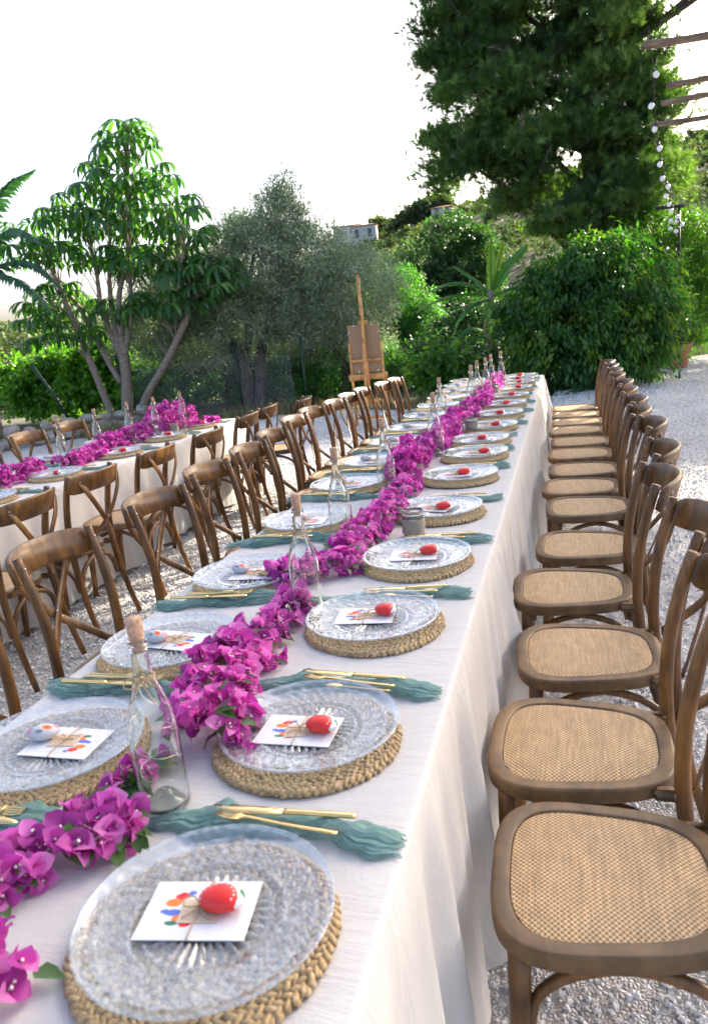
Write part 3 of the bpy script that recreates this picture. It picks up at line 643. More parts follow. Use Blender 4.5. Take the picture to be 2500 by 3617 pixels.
def setting(x, y, side, z0, where, i, floral, tbl, rightrow=True):
    """side +1: guest sits at +X.  Everything turns by 180 degrees on the other side"""
    q = random.Random(100+i*7+(0 if rightrow else 50)+(500 if tbl == 'left' else 0))
    R = 0 if side > 0 else PI
    def put(dx, dy, dz): c, s = math.cos(R), math.sin(R); return (x+c*dx-s*dy, y+s*dx+c*dy, z0+dz)
    w_ = f'{where}'
    tag(ob('woven_placemat', mat_me[i % 3], None, (x, y, z0), (0, 0, q.uniform(0, 6.28)), (.965, .965, 1)), f'round braided seagrass placemat, {w_}', 'placemat', 'braided placemats')
    px, py = q.uniform(-.008, .008), q.uniform(-.004, .014)
    tag(ob('glass_plate', plate_me, None, put(px, py, .0135), (0, 0, q.uniform(0, 6.28)), (1.06, 1.06, 1)), f'clear embossed glass plate, {w_}', 'plate', 'glass plates')
    ca = q.uniform(-.30, .30); cz = .0245
    cx, cyy = px-.012+q.uniform(-.014, .012), py+q.uniform(-.016, .014)
    cd_ = tag(ob('place_card', card_me, None, put(cx, cyy, cz), (0, 0, R+ca)), f'white floral printed card on its plate, {w_}', 'card', 'printed cards on plates')
    ob('kraft_tag', tag_me, cd_, (.004, -.004, .002), (0, 0, q.uniform(-.2, .2))); ob('twine_bow', bow_me, cd_, (.003, 0, .001), (0, 0, q.uniform(-.06, .06)))
    sa = q.uniform(-.5, .55)
    tag(ob('painted_stone', stone_me[1 if floral else 0], None, put(cx+.046+q.uniform(-.016, .012), cyy-.006+q.uniform(-.018, .018), cz+.0012), (0, 0, R+sa)), (f'white pebble painted with small flowers, {w_}' if floral else f'red painted pebble with white scallops, {w_}'), 'painted stone', 'painted pebbles on the cards')
    ny_ = .205+q.uniform(-.008, .012); nx_ = .01+q.uniform(-.015, .02); na = q.uniform(-.13, .14)
    tag(ob('gauze_napkin', nap_me[q.randrange(4)], None, put(nx_, ny_, .001), (0, 0, R+na+(PI if q.random() < .5 else 0))), f'teal gauze napkin bunched beside the plate, {w_}', 'napkin', 'teal gauze napkins')
    tag(ob('knife', knife_me, None, put(.035+q.uniform(-.01, .01), ny_+.014, .0285), (0, 0, R+PI+na*.6+q.uniform(-.10, .06))), f'gold knife laid on the teal napkin, {w_}', 'knife', 'gold knives')
    tag(ob('fork', fork_me, None, put(.028+q.uniform(-.01, .01), ny_-.014, .0265), (0.15, 0, R+PI+na*.6+q.uniform(-.16, .06))), f'gold fork laid on the teal napkin, {w_}', 'fork', 'gold forks')
    if i % 3 != 0: tag(ob('teaspoon', spoon_me, None, put(.045, ny_-.034, .0215), (0.1, 0, R+PI+q.uniform(-.08, .02))), f'gold teaspoon next to the fork, {w_}', 'teaspoon', 'gold teaspoons')
RY = [-.225, .255, .79, 1.305, 1.90, 2.50, 3.02, 3.44, 3.93, 4.46, 4.98, 5.50, 6.03, 6.50, 6.86, 7.17]
for i, y in enumerate(RY): setting(.127+rnd.uniform(-.014, .012), y+rnd.uniform(-.008, .008), 1, ZT, f'{ORD[i]} right-side setting of the long table', i, False, 'long')
LY = [.16, .635, 1.165, 1.79, 2.42, 2.94, 3.53, 4.05, 4.62, 5.15, 5.66, 6.18, 6.66, 7.1]
for i, y in enumerate(LY): setting(-.352-.006*min(i, 6)+rnd.uniform(-.006, .006), y, -1, ZT, f'{ORD[i]} left-side setting of the long table', i, True, 'long', False)
for i, y in enumerate([1.9, 2.61, 3.27, 4.02, 4.72, 5.33]): setting(-2.56, y, 1, T2Z, f'{ORD[i]} near-side setting of the left-hand table', i, False, 'left')
for i, y in enumerate([3.2, 3.9, 4.6, 5.3]): setting(-3.03, y, -1, T2Z, f'{ORD[i]} far-side setting of the left-hand table', i, True, 'left', False)

# ================================================================ BOTTLES AND JARS
def build_bottle(name, z, seed):
    q = random.Random(seed); t = ob('glass_bottle', None)
    po = [(.030, .001), (.0365, .0015), (.040, .006), (.0412, .02), (.0408, .08), (.0400, .135), (.0390, .156), (.0352, .178), (.0285, .200), (.0215, .220), (.0165, .238), (.0147, .254), (.0138, .278), (.0138, .286), (.0160, .287), (.0162, .2945), (.0143, .2955), (.0147, .298), (.0147, .301), (.0118, .3015)]
    pi = [(r-.0028 if r > .02 else r-.0030, z_+ (.004 if z_ < .02 else 0)) for r, z_ in po[2:13]]
    prof = po+[(.0112, .300), (.0112, .285)]+pi[::-1]+[(.030, .010), (.018, .026), (.008, .034), (.0004, .036)]
    V, F = lathe(prof, 40, False); ob('glass_body', G().add(V, F).mesh('glass_body', M['bottle']), t)
    V, F = lathe([(.010, .283), (.0104, .284), (.0113, .3012), (.0127, .316), (.0131, .335), (.0124, .337)], 20); V[:, 0] += .002*q.uniform(-1, 1)*(V[:, 2]-.283)/.06; ob('cork', G().add(V, F).mesh('cork', M['cork']), t)
    g = G(); P = [(.0168*math.cos(a), .0168*math.sin(a), .232+.004*a/6.28+.001*math.sin(a*3)) for a in np.linspace(0, 6.28*2.6, 50)]; g.add(*tube(P, .0014, 5))
    a = q.uniform(0, 6.28); c = np.array([.0175*math.cos(a), .0175*math.sin(a), .238]); d = np.array([math.cos(a), math.sin(a), 0]); e = np.array([-d[1], d[0], 0])
    for s in (-1, 1):
        g.add(*tube(smoothpath([c, c+d*.006+e*s*.016+np.array([0, 0, .008]), c+d*.010+e*s*.026-np.array([0, 0, .004]), c+d*.007+e*s*.012-np.array([0, 0, .010]), c], 14), .0012, 5))
        g.add(*tube(smoothpath([c, c+d*.010+e*s*.010-np.array([0, 0, .018]), c+d*.012+e*s*.02-np.array([0, 0, .034])], 8), .0012, 5))
    ob('twine_bow', g.mesh('twine_bow', M['twine']), t)
    P = [(.0, 0, .283)]; aa = 0
    for k in range(26):
        z_ = .28-.009*k if k < 8 else .20-.0085*(k-8); r = .006 if k < 6 else .006+.026*min(1, (k-6)/6); aa += q.uniform(.6, 1.5); P.append((r*math.cos(aa), r*math.sin(aa), max(z_+q.uniform(-.004, .004), .05)))
    ob('light_wire', G().add(*tube(smoothpath(P, 120), .00055, 4)).mesh('light_wire', M['wire']), t)
    return t
proto = [build_bottle('b', 0, s) for s in (3, 8)]; used = [False, False]
def bottle(x, y, z, k, label):
    o = copy_tree(proto[k]) if used[k] else proto[k]; used[k] = True
    o.location = (x, y, z+.0012); o.rotation_euler = (0, 0, rnd.uniform(0, 6.28)); tag(o, label, 'bottle', 'corked bottles on the tables')
BT = [(-.06, .039), (-.075, .868), (-.172, 1.555), (-.158, 2.237), (-.086, 3.14), (-.19, 4.04), (-.087, 4.902), (-.092, 5.36), (-.046, 5.60), (-.037, 5.98), (.02, 6.32)]
for i, (x, y) in enumerate(BT): bottle(x, y, ZT, i % 2, f'clear corked bottle with twine bow, {ORD[i]} along the middle of the long table')
for i, (x, y) in enumerate([(-2.71, 3.59), (-2.78, 4.13), (-2.74, 4.52), (-2.66, 4.80), (-2.57, 5.10)]): bottle(x, y, T2Z, (i+1) % 2, f'clear corked bottle with twine bow, {ORD[i]} along the left-hand table')
def jar(x, y, z, label):
    t = thing('candle_jar', label, 'candle jar', (x, y, z+.001), group='candle jars')
    ob('glass_jar', G().add(*lathe([(.030, .001), (.036, .003), (.038, .012), (.038, .066), (.035, .074), (.0345, .080), (.0365, .082), (.0365, .092), (.0345, .092), (.033, .080), (.0335, .073), (.0355, .064), (.0355, .014), (.033, .006), (.0004, .006)], 36, False)).mesh('glass_jar', M['bottle']), t)
    pr = [(.0388, .010)]
    for k in range(22): pr += [(.0405, .0115+k*.0024), (.0390, .0127+k*.0024)]
    ob('twine_wrap', G().add(*lathe(pr, 36, False)).mesh('twine_wrap', M['jarwrap']), t)
    pr = [(.0372, .0815)]
    for k in range(4): pr += [(.0390, .083+k*.0024), (.0374, .0842+k*.0024)]
    ob('rim_twine', G().add(*lathe(pr, 36, False)).mesh('rim_twine', M['jarwrap']), t)
    ob('candle', G().add(*lathe([(.033, .008), (.033, .046), (.028, .044), (.0004, .044)], 28)).mesh('candle', M['wax']), t)
jar(.070, 1.62, ZT, 'twine wrapped glass candle jar in front of the fifth plate of the long table'); jar(.02, 3.87, ZT, 'twine wrapped candle jar beside the flowers midway down the long table')
jar(-.01, 5.86, ZT, 'twine wrapped candle jar near the far end of the long table'); jar(-2.60, 4.97, T2Z, 'twine wrapped candle jar on the left-hand table below its last bottle')

# ================================================================ BOUGAINVILLEA SPRAYS
def bract(ln=.036, wd=.030, cup=.006):
    us = [0, .22, .5, .78, 1.0]; ws = [.18, .92, 1.0, .72, .08]; V = []
    for u, k in zip(us, ws):
        for v in (-1, 0, 1): V.append((u*ln, v*k*wd/2, cup*(abs(v)*k)+.010*math.sin(u*2.2)-.005*u*u))
    F = [(i*3+j, i*3+j+1, (i+1)*3+j+1, (i+1)*3+j) for i in range(4) for j in range(2)]
    return np.array(V), F
def flower_geo(q):
    Vs, Fs, n = [], [], 0
    for k in range(3):
        V, F = bract(.035*q.uniform(.85, 1.12), .034*q.uniform(.85, 1.1), .006*q.uniform(.4, 1.8)); Rm = rotz(2*PI*k/3+q.uniform(-.2, .2))@roty(-q.uniform(.25, .95))@rotx(q.uniform(-.3, .3))
        Vs.append(V@Rm.T); Fs += [tuple(i+n for i in f) for f in F]; n += len(V)
    return np.concatenate(Vs), Fs
def with_rnd(me, vals): a = me.attributes.new('rnd', 'FLOAT', 'POINT'); a.data.foreach_set('value', np.asarray(vals, np.float32)); return me
fl_me = []
def centre(g, q, Rm=None, off=None):
    k = 0
    for a in range(2):
        d = norm(np.array([q.gauss(0, .35), q.gauss(0, .35), 1.0])); V, F = tube([d*.004, d*.017, d*.0195], [.0011, .0013, .0030], 5)
        if Rm is not None: V = V@Rm.T+off
        g.add(V, F, 1); k += len(V)
    return k
for s in range(8):
    q = random.Random(s); V, F = flower_geo(q); g = G().add(V, F); k = centre(g, q); me = g.mesh('blossom', [M['bract'], M['cream']]); fl_me.append(with_rnd(me, list(np.repeat([q.uniform(0, 1) for _ in range(3)], 15))+[.5]*k))
cl_me = []
for s in range(5):
    q = random.Random(50+s); g = G(); vals = []
    for k in range(5):
        V, F = flower_geo(q); ax = norm(np.array([q.gauss(0, 1), q.gauss(0, 1), q.uniform(.1, 1)])); Rm = frames(ax[None], 1.0)[0][:, [1, 2, 0]]
        g.add(V@Rm.T+ax*.026, F); vals += list(np.repeat([q.random() for _ in range(3)], 15))
    cl_me.append(with_rnd(g.mesh('blossom_cluster', M['bract']), vals))
def leaf_mesh(seed):
    q = random.Random(seed); V = []; us = [0, .3, .65, 1]; ws = [.1, 1, .75, .03]
    for u, k in zip(us, ws):
        for v in (-1, 0, 1): V.append((u*.045, v*k*.013, .004*abs(v)*k-.012*u*u))
    F = [(i*3+j, i*3+j+1, (i+1)*3+j+1, (i+1)*3+j) for i in range(3) for j in range(2)]
    return with_rnd(G().add(V, F).mesh('leaf', M['gleaf']), [q.random()]*12)
gl_me = [leaf_mesh(s) for s in range(3)]
def spray(pts, radius, nfl, zt, label, cluster=False, leaves=26, hgt=1.0, group='bougainvillea sprays on the long table'):
    P = smoothpath(np.array([(x, y, 0) for x, y in pts]), 30); c0 = P[15].copy(); q = random.Random(int(abs(c0[0]*977+c0[1]*131)*10))
    t = thing('bougainvillea_spray', label, 'flower spray', (c0[0], c0[1], zt+.002), group=group)
    S = P-c0; stem = S+np.array([0, 0, .022]); stem[:, 2] += [.006*math.sin(i*.9) for i in range(31)]
    g = G().add(*tube(stem, np.linspace(.0032, .0018, 31), 6))
    for k in range(6):
        i = q.randrange(3, 28); d = np.array([q.uniform(-.05, .05), q.uniform(-.05, .05), q.uniform(.01, .05)]); g.add(*tube([stem[i], stem[i]+d*.6, stem[i]+d], [.0018, .0014, .001], 5))
    ob('stem', g.mesh('stem', M['bark']), t)
    nfl = int(nfl*1.35)
    for k in range(nfl):
        u = (k+.5)/nfl*30*.9999; i = min(int(u), 29); b = S[i]+(S[i+1]-S[i])*(u-i); T = norm(S[i+1]-S[i]); side = np.array([T[1], -T[0], 0])
        env = .62+.38*abs(math.sin(u*.55+c0[1]*3)); a = q.uniform(-.15, PI+.15); rr = radius*env*math.sqrt(q.uniform(.45, 1.05))
        nrm = side*math.cos(a)+np.array([0, 0, 1.0])*max(math.sin(a), 0); p = b+side*math.cos(a)*rr+np.array([0, 0, max(.012, math.sin(a)*rr*hgt*1.05+.012)])+T*q.uniform(-.02, .02)
        d = norm(nrm+np.array([q.gauss(0, .35), q.gauss(0, .35), q.gauss(.1, .3)])); Mx = frames(d[None], 1.0)[0][:, [1, 2, 0]]
        ob('blossom', (cl_me if cluster else fl_me)[q.randrange(5 if cluster else 8)], t, p-d*(.02 if cluster else .006), Matrix(Mx.tolist()).to_euler(), q.uniform(.72, 1.12) if not cluster else q.uniform(.65, 1.0))
    for k in range(leaves):
        i = q.randrange(31); a = q.uniform(0, PI); T = norm(S[min(i+1, 30)]-S[max(i-1, 0)]); side = np.array([T[1], -T[0], 0]); rr = radius*q.uniform(.55, 1.0)
        p = S[i]+side*math.cos(a)*rr+np.array([0, 0, max(.012, math.sin(a)*rr*hgt)]); d = norm(side*math.cos(a)+np.array([q.gauss(0, .5), q.gauss(0, .5), .25])); Mx = frames(d[None], 1.0, up=np.array([[0, 0, 1.0]]))[0]
        ob('leaf', gl_me[k % 3], t, p, Matrix(Mx.tolist()).to_euler(), q.uniform(.8, 1.3))
LT = 'bougainvillea spray'
spray([(-.13, -.62), (-.125, -.46), (-.085, -.31)], .045, 40, ZT, 'magenta bougainvillea spray at the bottom left corner of the picture')
spray([(-.24, -.22), (-.18, -.13), (-.12, -.065), (-.10, -.03)], .055, 60, ZT, 'magenta bougainvillea spray left of the nearest bottle base')
spray([(-.15, .05), (-.145, .10), (-.15, .14)], .022, 8, ZT, 'small thin bougainvillea sprig behind the nearest bottle', leaves=16)
spray([(-.055, .18), (-.07, .28), (-.13, .40), (-.15, .52), (-.14, .60)], .082, 130, ZT, 'big magenta bougainvillea spray between the nearest plates', leaves=46)
spray([(-.145, .60), (-.13, .72), (-.125, .84), (-.14, .95)], .045, 60, ZT, 'narrow bougainvillea spray leading to the second bottle')
spray([(-.25, 1.10), (-.20, 1.15), (-.12, 1.20), (-.05, 1.26)], .055, 60, ZT, 'loose bougainvillea spray lying across the table behind the second bottle', leaves=26)
spray([(-.11, 1.32), (-.10, 1.50), (-.09, 1.66), (-.095, 1.80)], .068, 95, ZT, 'magenta bougainvillea spray beside the nearest candle jar', leaves=36)
spray([(-.08, 1.85), (-.085, 2.02), (-.085, 2.20), (-.09, 2.38)], .055, 70, ZT, 'bougainvillea spray between the third and fourth bottles')
spray([(-.12, 2.40), (-.15, 2.62), (-.17, 2.85), (-.16, 3.08)], .085, 60, ZT, 'tall purple bougainvillea spray behind the fourth bottle', True, 20, 1.5)
spray([(-.13, 3.12), (-.13, 3.40), (-.12, 3.68), (-.14, 3.88)], .085, 62, ZT, 'purple bougainvillea spray behind the fifth bottle', True, 18, 1.25)
spray([(-.13, 3.95), (-.10, 4.25), (-.09, 4.55), (-.08, 4.80)], .08, 60, ZT, 'magenta bougainvillea spray between the sixth and seventh bottles', True, 14, 1.2)
spray([(-.06, 4.95), (-.06, 5.25), (-.07, 5.55), (-.08, 5.85)], .075, 60, ZT, 'purple bougainvillea spray among the clustered bottles', True, 12, 1.3)
spray([(-.06, 6.0), (-.04, 6.3), (-.05, 6.6), (-.06, 6.9)], .07, 56, ZT, 'last bougainvillea spray before the far end of the long table', True, 10, 1.3)
g2 = 'bougainvillea sprays on the left-hand table'
spray([(-2.86, 2.5), (-2.82, 2.8), (-2.80, 3.15), (-2.80, 3.45)], .09, 70, T2Z, 'bougainvillea spray at the left picture edge on the left-hand table', True, 14, 1.1, g2)
spray([(-2.72, 3.55), (-2.70, 3.75), (-2.70, 3.95), (-2.74, 4.10)], .085, 52, T2Z, 'bougainvillea spray between the first two bottles of the left-hand table', True, 10, 1.0, g2)
spray([(-2.76, 4.15), (-2.80, 4.40), (-2.80, 4.62), (-2.78, 4.85)], .095, 62, T2Z, 'bougainvillea spray between the middle bottles of the left-hand table', True, 12, 1.3, g2)
spray([(-2.76, 4.9), (-2.78, 5.1), (-2.76, 5.3), (-2.70, 5.5)], .10, 80, T2Z, 'tall bougainvillea spray around the last bottle of the left-hand table', True, 14, 2.2, g2)
spray([(-2.62, 5.15), (-2.56, 5.3), (-2.50, 5.42), (-2.44, 5.5)], .05, 26, T2Z, 'small bougainvillea sprig trailing at the far right of the left-hand table', True, 8, 1.2, g2)

# ================================================================ EASEL
def easel():
    bx, by = -2.08, 9.72
    t = thing('easel', 'orange wooden studio easel standing on the gravel behind the chairs', 'easel', (bx, by, 0), (0, 0, .12))
    tilt = .10                                   # leans away from the painter's side
    def bar(name, a, b, wd, th, nd=(1, 0, 0)): return ob(name, G().add(*ribbon([a, (np.array(a)+np.array(b))/2, b], nd, wd, th)).mesh(name, M['easel']), t)
    Y = lambda z: .10-.085*z                      # y of the tilted front plane at height z
    for s in (-1, 1): bar('front_leg', (s*.235, Y(0), .003), (s*.215, Y(1.16), 1.17), .036, .026)
    bar('mast', (0, Y(.30)-.028, .30), (0, Y(2.05)-.028, 2.06), .042, .024)
    bar('rear_leg', (0, -.52, .003), (0, Y(1.5)-.052, 1.5), .034, .024)
    bar('cross_bar', (-.225, Y(.93)-.028, .93), (.225, Y(.93)-.028, .93), .04, .022, (0, 0, 1))
    bar('ledge', (-.27, Y(.70), .70), (.27, Y(.70), .70), .085, .034, (0, 0, 1))
    bar('bottom_bar', (-.235, Y(.34), .36), (.235, Y(.34), .36), .042, .022, (0, 0, 1))
    bar('tray', (-.235, Y(.10), .12), (.235, Y(.10), .12), .03, .02, (0, 0, 1))
    cl = bar('clamp', (-.055, Y(1.44)-.005, 1.445), (.055, Y(1.44)-.005, 1.445), .05, .05, (0, 0, 1))
    b = thing('painting_board', 'brown hardboard painting seen from its back, resting on the easel', 'board', (bx, by, 0), (0, 0, .12))
    V, F = box((0, 0, 0), (.44, .012, .66), .002); V = V@rotx(.085).T+np.array([.0, Y(1.08)+.012, 1.085])
    ob('hardboard', G().add(V, F).mesh('hardboard', M['board'], False), b)
    pm = G().add(*ellipsoid((0, 0, 0), (.009, .005, .010), 8, 5)).mesh('pin', M['white_pin'])
    for x, z in ((-.13, 1.405), (.12, 1.405), (-.205, 1.32), (.208, 1.30), (-.205, 1.12), (.207, 1.13), (.205, .93), (-.12, .775), (.15, .775)): ob('pin', pm, b, (x, Y(z)+.002, z))
easel()

# ================================================================ PERGOLA, STRING LIGHTS, POST, POT, FENCE, STONES
pg = thing('pergola', 'rustic log pergola reaching in from the right above the chairs', 'pergola', (3.0, 8, 0))
for i, (y, xl, z, r) in enumerate([(6.2, -1.75, 3.32, .030), (7.62, -1.42, 3.30, .029), (8.3, -1.4, 3.29, .028), (9.5, -1.38, 3.31, .032), (4.9, -1.5, 3.32, .05)]):
    p = smoothpath([(xl, y-8, z+.01), (xl+.5, y-8+.015, z+.03*math.sin(i)), (0, y-8, z+.01), (2.4, y-8-.02, z)], 12); ob('rafter', G().add(*tube(p, r*(1+.08*np.sin(np.arange(13)*1.9+i)), 9)).mesh('rafter', M['log']), pg)
ob('beam', G().add(*tube([(.1, -4, 3.21), (.1, 0, 3.20), (.1, 3, 3.21)], .07, 10)).mesh('beam', M['log']), pg)
for y in (-3.4, 2.4): ob('post', G().add(*tube([(.1, y, 0), (.12, y, 1.6), (.1, y, 3.16)], .075, 10)).mesh('post', M['log']), pg)

def stringlights():
    t = thing('string_lights', 'string of round white bulbs hanging down from the pergola', 'string lights', (1.6, 9.0, 0))
    pts = [(1.56, 6.3, 3.42), (1.61, 8.2, 3.60), (1.60, 8.9, 3.86), (1.64, 9.0, 3.55), (1.66, 9.05, 3.2), (1.74, 9.3, 2.92), (1.86, 9.8, 2.70), (2.06, 11, 2.62), (2.25, 12.6, 2.62)]
    # straight fall seen from the tables: from the rafter down to the iron post
    pts = [(1.50, 8.4, 4.05), (1.57, 8.8, 3.80), (1.63, 9.2, 3.50), (1.70, 9.6, 3.20), (1.80, 10.1, 2.98), (1.93, 10.8, 2.82), (2.10, 11.8, 2.68), (2.28, 12.85, 2.60)]
    P = smoothpath(pts, 44)-np.array([1.6, 9.0, 0]); ob('cable', G().add(*tube(P, .006, 5)).mesh('cable', M['iron']), t)
    bm = G().add(*ellipsoid((0, 0, -.075), (.032, .032, .036), 14, 9)).mesh('bulb', M['bulb']); sm = G().add(*tube([(0, 0, 0), (0, 0, -.048)], .013, 8)).mesh('socket', M['iron'])
    for k in (2, 7, 12, 16, 20, 24, 28, 31, 34, 37, 40):
        b = ob('bulb', bm, t, P[k], (rnd.uniform(-.5, .5), rnd.uniform(-.5, .5), 0)); ob('socket', sm, b)
    for k in range(6): b = ob('bulb', bm, t, P[44]+np.array([rnd.uniform(-.05, .07), rnd.uniform(-.05, .05), -.02-.04*k]), (rnd.uniform(-.9, .9), rnd.uniform(-.9, .9), 0)); ob('socket', sm, b)
stringlights()
ip = thing('lamp_post', 'thin black iron post with a flat dark arm behind the hedge', 'post', (2.36, 13.0, 0))
ob('pole', G().add(*tube([(0, 0, 0), (0, 0, 1.5), (0, 0, 2.70)], .018, 10)).mesh('pole', M['iron']), ip)
ob('arm', G().add(*box((-.14, 0, 2.70), (.42, .10, .05), .01, roty(.04))).mesh('arm', M['iron']), ip)
pt = thing('flower_pot', 'big terracotta pot standing on the gravel beside the hedge', 'flower pot', (2.52, 14.9, 0))
ob('pot', G().add(*lathe([(.20, .003), (.21, .01), (.245, .20), (.27, .36), (.285, .375), (.29, .43), (.28, .44), (.255, .44), (.25, .39), (.0005, .39)], 28, False)).mesh('pot', M['terra']), pt)

fence = thing('chain_link_fence', 'sagging chain-link fence with dark green posts behind the left-hand table', 'fence', (-6, 12.35, 0))
pm_ = G().add(*tube([(0, 0, 0), (0, 0, 1.32)], .022, 8)).mesh('post', M['greenpost'])
for x in (-1.9, .5, 1.75): ob('post', pm_, fence, (x+0.35, .02, 0), (0, 0, 0))
ob('post', G().add(*tube([(-3.35, -.1, 1.28), (-3.0, .0, .60), (-2.75, .02, 0)], .03, 8)).mesh('post', M['greenpost']), fence).name = 'leaning_post'
def chainlink():
    Ps = []; st = .06; x0, x1, hh = -1.6, 1.9, 1.05
    segs = []
    n = int((x1-x0)/st); m = int(hh/st)
    for i in range(n):
        for j in range(m):
            a = (x0+i*st, j*st); 
            segs.append(((x0+i*st, j*st), (x0+(i+.5)*st, (j+.5)*st))); segs.append(((x0+(i+1)*st, j*st), (x0+(i+.5)*st, (j+.5)*st)))
            segs.append(((x0+(i+.5)*st, (j+.5)*st), (x0+i*st, (j+1)*st))); segs.append(((x0+(i+.5)*st, (j+.5)*st), (x0+(i+1)*st, (j+1)*st)))
    S = np.array(segs); A = S[:, 0]; B = S[:, 1]
    def w3(p):
        z = p[:, 1]+.03; sag = .06*np.sin(p[:, 0]*1.7)+.05*np.sin(p[:, 0]*4+z*3)
        return np.stack([p[:, 0], .03+sag*.6*np.sin(z*2.4), z+.05*np.sin(p[:, 0]*2.2)*z], -1)
    A3, B3 = w3(A), w3(B); T = norm(B3-A3); Nn = np.cross(T, np.array([0, 1.0, 0])); h = .0010
    V = np.stack([A3+Nn*h, A3-Nn*h, B3-Nn*h, B3+Nn*h, A3+np.array([0, h, 0]), A3-np.array([0, h, 0]), B3-np.array([0, h, 0]), B3+np.array([0, h, 0])], 1).reshape(-1, 3)
    k = np.arange(len(A3))[:, None]*8; F = np.concatenate([k+np.array([0, 1, 2, 3]), k+np.array([4, 5, 6, 7])])
    o = ob('wire_mesh', fastmesh('wire_mesh', V, F, M['galv']), fence); o['kind'] = 'stuff'
chainlink()
se = thing('stone_edging', 'low row of rough field stones along the yard edge beyond the left-hand table', 'stone edging', (-7, 9.9, 0))
def rockmesh(seed, r):
    q = np.random.default_rng(seed); V, F = ellipsoid((0, 0, 0), r, 9, 6); V = V*(1+q.normal(0, .09, (len(V), 1))); V = np.sign(V)*np.abs(V/np.array(r))**.8*np.array(r); return G().add(V, F).mesh('stone', M['rock'], False)
rk = [rockmesh(s, (.17, .12, .10)) for s in range(5)]
for i in range(22):
    u = i/21; ob('stone', rk[i % 5], se, (-2.0+4.2*u*.55+rnd.uniform(-.05, .05), -1.9+4.4*u+rnd.uniform(-.08, .08), .09+rnd.uniform(-.02, .03)), (rnd.uniform(-.2, .2), rnd.uniform(-.2, .2), rnd.uniform(0, 6.28)), rnd.uniform(.75, 1.15))
for i in range(14):
    u = i/13; ob('stone', rk[(i+2) % 5], se, (-1.9+4.2*u*.5+rnd.uniform(-.05, .05), -1.7+4.0*u+rnd.uniform(-.08, .08), .27+rnd.uniform(-.02, .03)), (rnd.uniform(-.2, .2), rnd.uniform(-.2, .2), rnd.uniform(0, 6.28)), rnd.uniform(.6, .95))

# ================================================================ TREES AND SHRUBS
DIA_V = np.array([(0, 0, 0), (.5, .5, .06), (1, 0, -.08), (.5, -.5, .06), (.45, 0, 0.0)]); DIA_F = np.array([(0, 4, 1), (4, 2, 1), (0, 3, 4), (4, 3, 2)])
def crown_points(blobs, n, clumps, spread, shell=(.45, 1.05), seed=1, upbias=.15):
    q = np.random.default_rng(seed); B = np.array([b[:6] for b in blobs], float); wgt = np.array([b[6] if len(b) > 6 else (b[3]*b[4]*b[5])**.667 for b in blobs]); wgt = wgt/wgt.sum()
    k = q.choice(len(B), clumps, p=wgt); d = q.normal(size=(clumps, 3)); d[:, 2] += upbias; d = norm(d); r = q.uniform(shell[0]**2, shell[1]**2, clumps)**.5
    C = B[k, :3]+d*B[k, 3:6]*r[:, None]
    j = q.integers(0, clumps, n); sc_ = q.uniform(.6, 1.3, clumps)[j]
    P = C[j]+q.normal(size=(n, 3))*np.asarray(spread)*sc_[:, None]; return P, norm(d[j]*np.array([1, 1, .8])+1e-6), j, q
def leaves(blobs, n, clumps, spread, ln, wd, mat, seed=1, droop=0.2, out=.6, rand=.8, name='leaves', shell=(.45, 1.05), tone=.5, zmin=None):
    P, D, j, q = crown_points(blobs, n, clumps, spread, shell, seed)
    if zmin is not None:
        k = P[:, 2] > zmin; P, D, j = P[k], D[k], j[k]; n = len(P)
    d = norm(D*out+q.normal(size=(n, 3))*rand+np.array([0, 0, -droop])); s = ln*q.uniform(.7, 1.25, n)
    Mx = frames(d, s, up=q.normal(size=(n, 3))*.7+np.array([0, 0, 1.0])); Mx = Mx*np.array([1, wd/ln, 1])[None, None, :]
    V, F = inst(DIA_V, DIA_F, Mx, P); ct = q.random(j.max()+1)
    a = np.clip(tone*ct[j]+(1-tone)*q.random(n), 0, 1); return fastmesh(name, V, F, mat, False, np.repeat(a, 5))
def limbs(paths, mat, n=8, name='trunk'):
    g = G()
    for P, r in paths:
        P = np.array(P, float); m = max(8, 5*len(P)); S = smoothpath(P, m); g.add(*tube(S, np.interp(np.linspace(0, 1, m+1), np.linspace(0, 1, len(r)), r), n))
    return g.mesh(name, mat)
def tree(name, label, cat, loc, trunk, crown, group=None):
    t = thing(name, label, cat, loc, group=group)
    if trunk is not None: ob('trunk', trunk, t)
    for c in (crown if isinstance(crown, list) else [crown]): ob('crown', c, t)
    return t
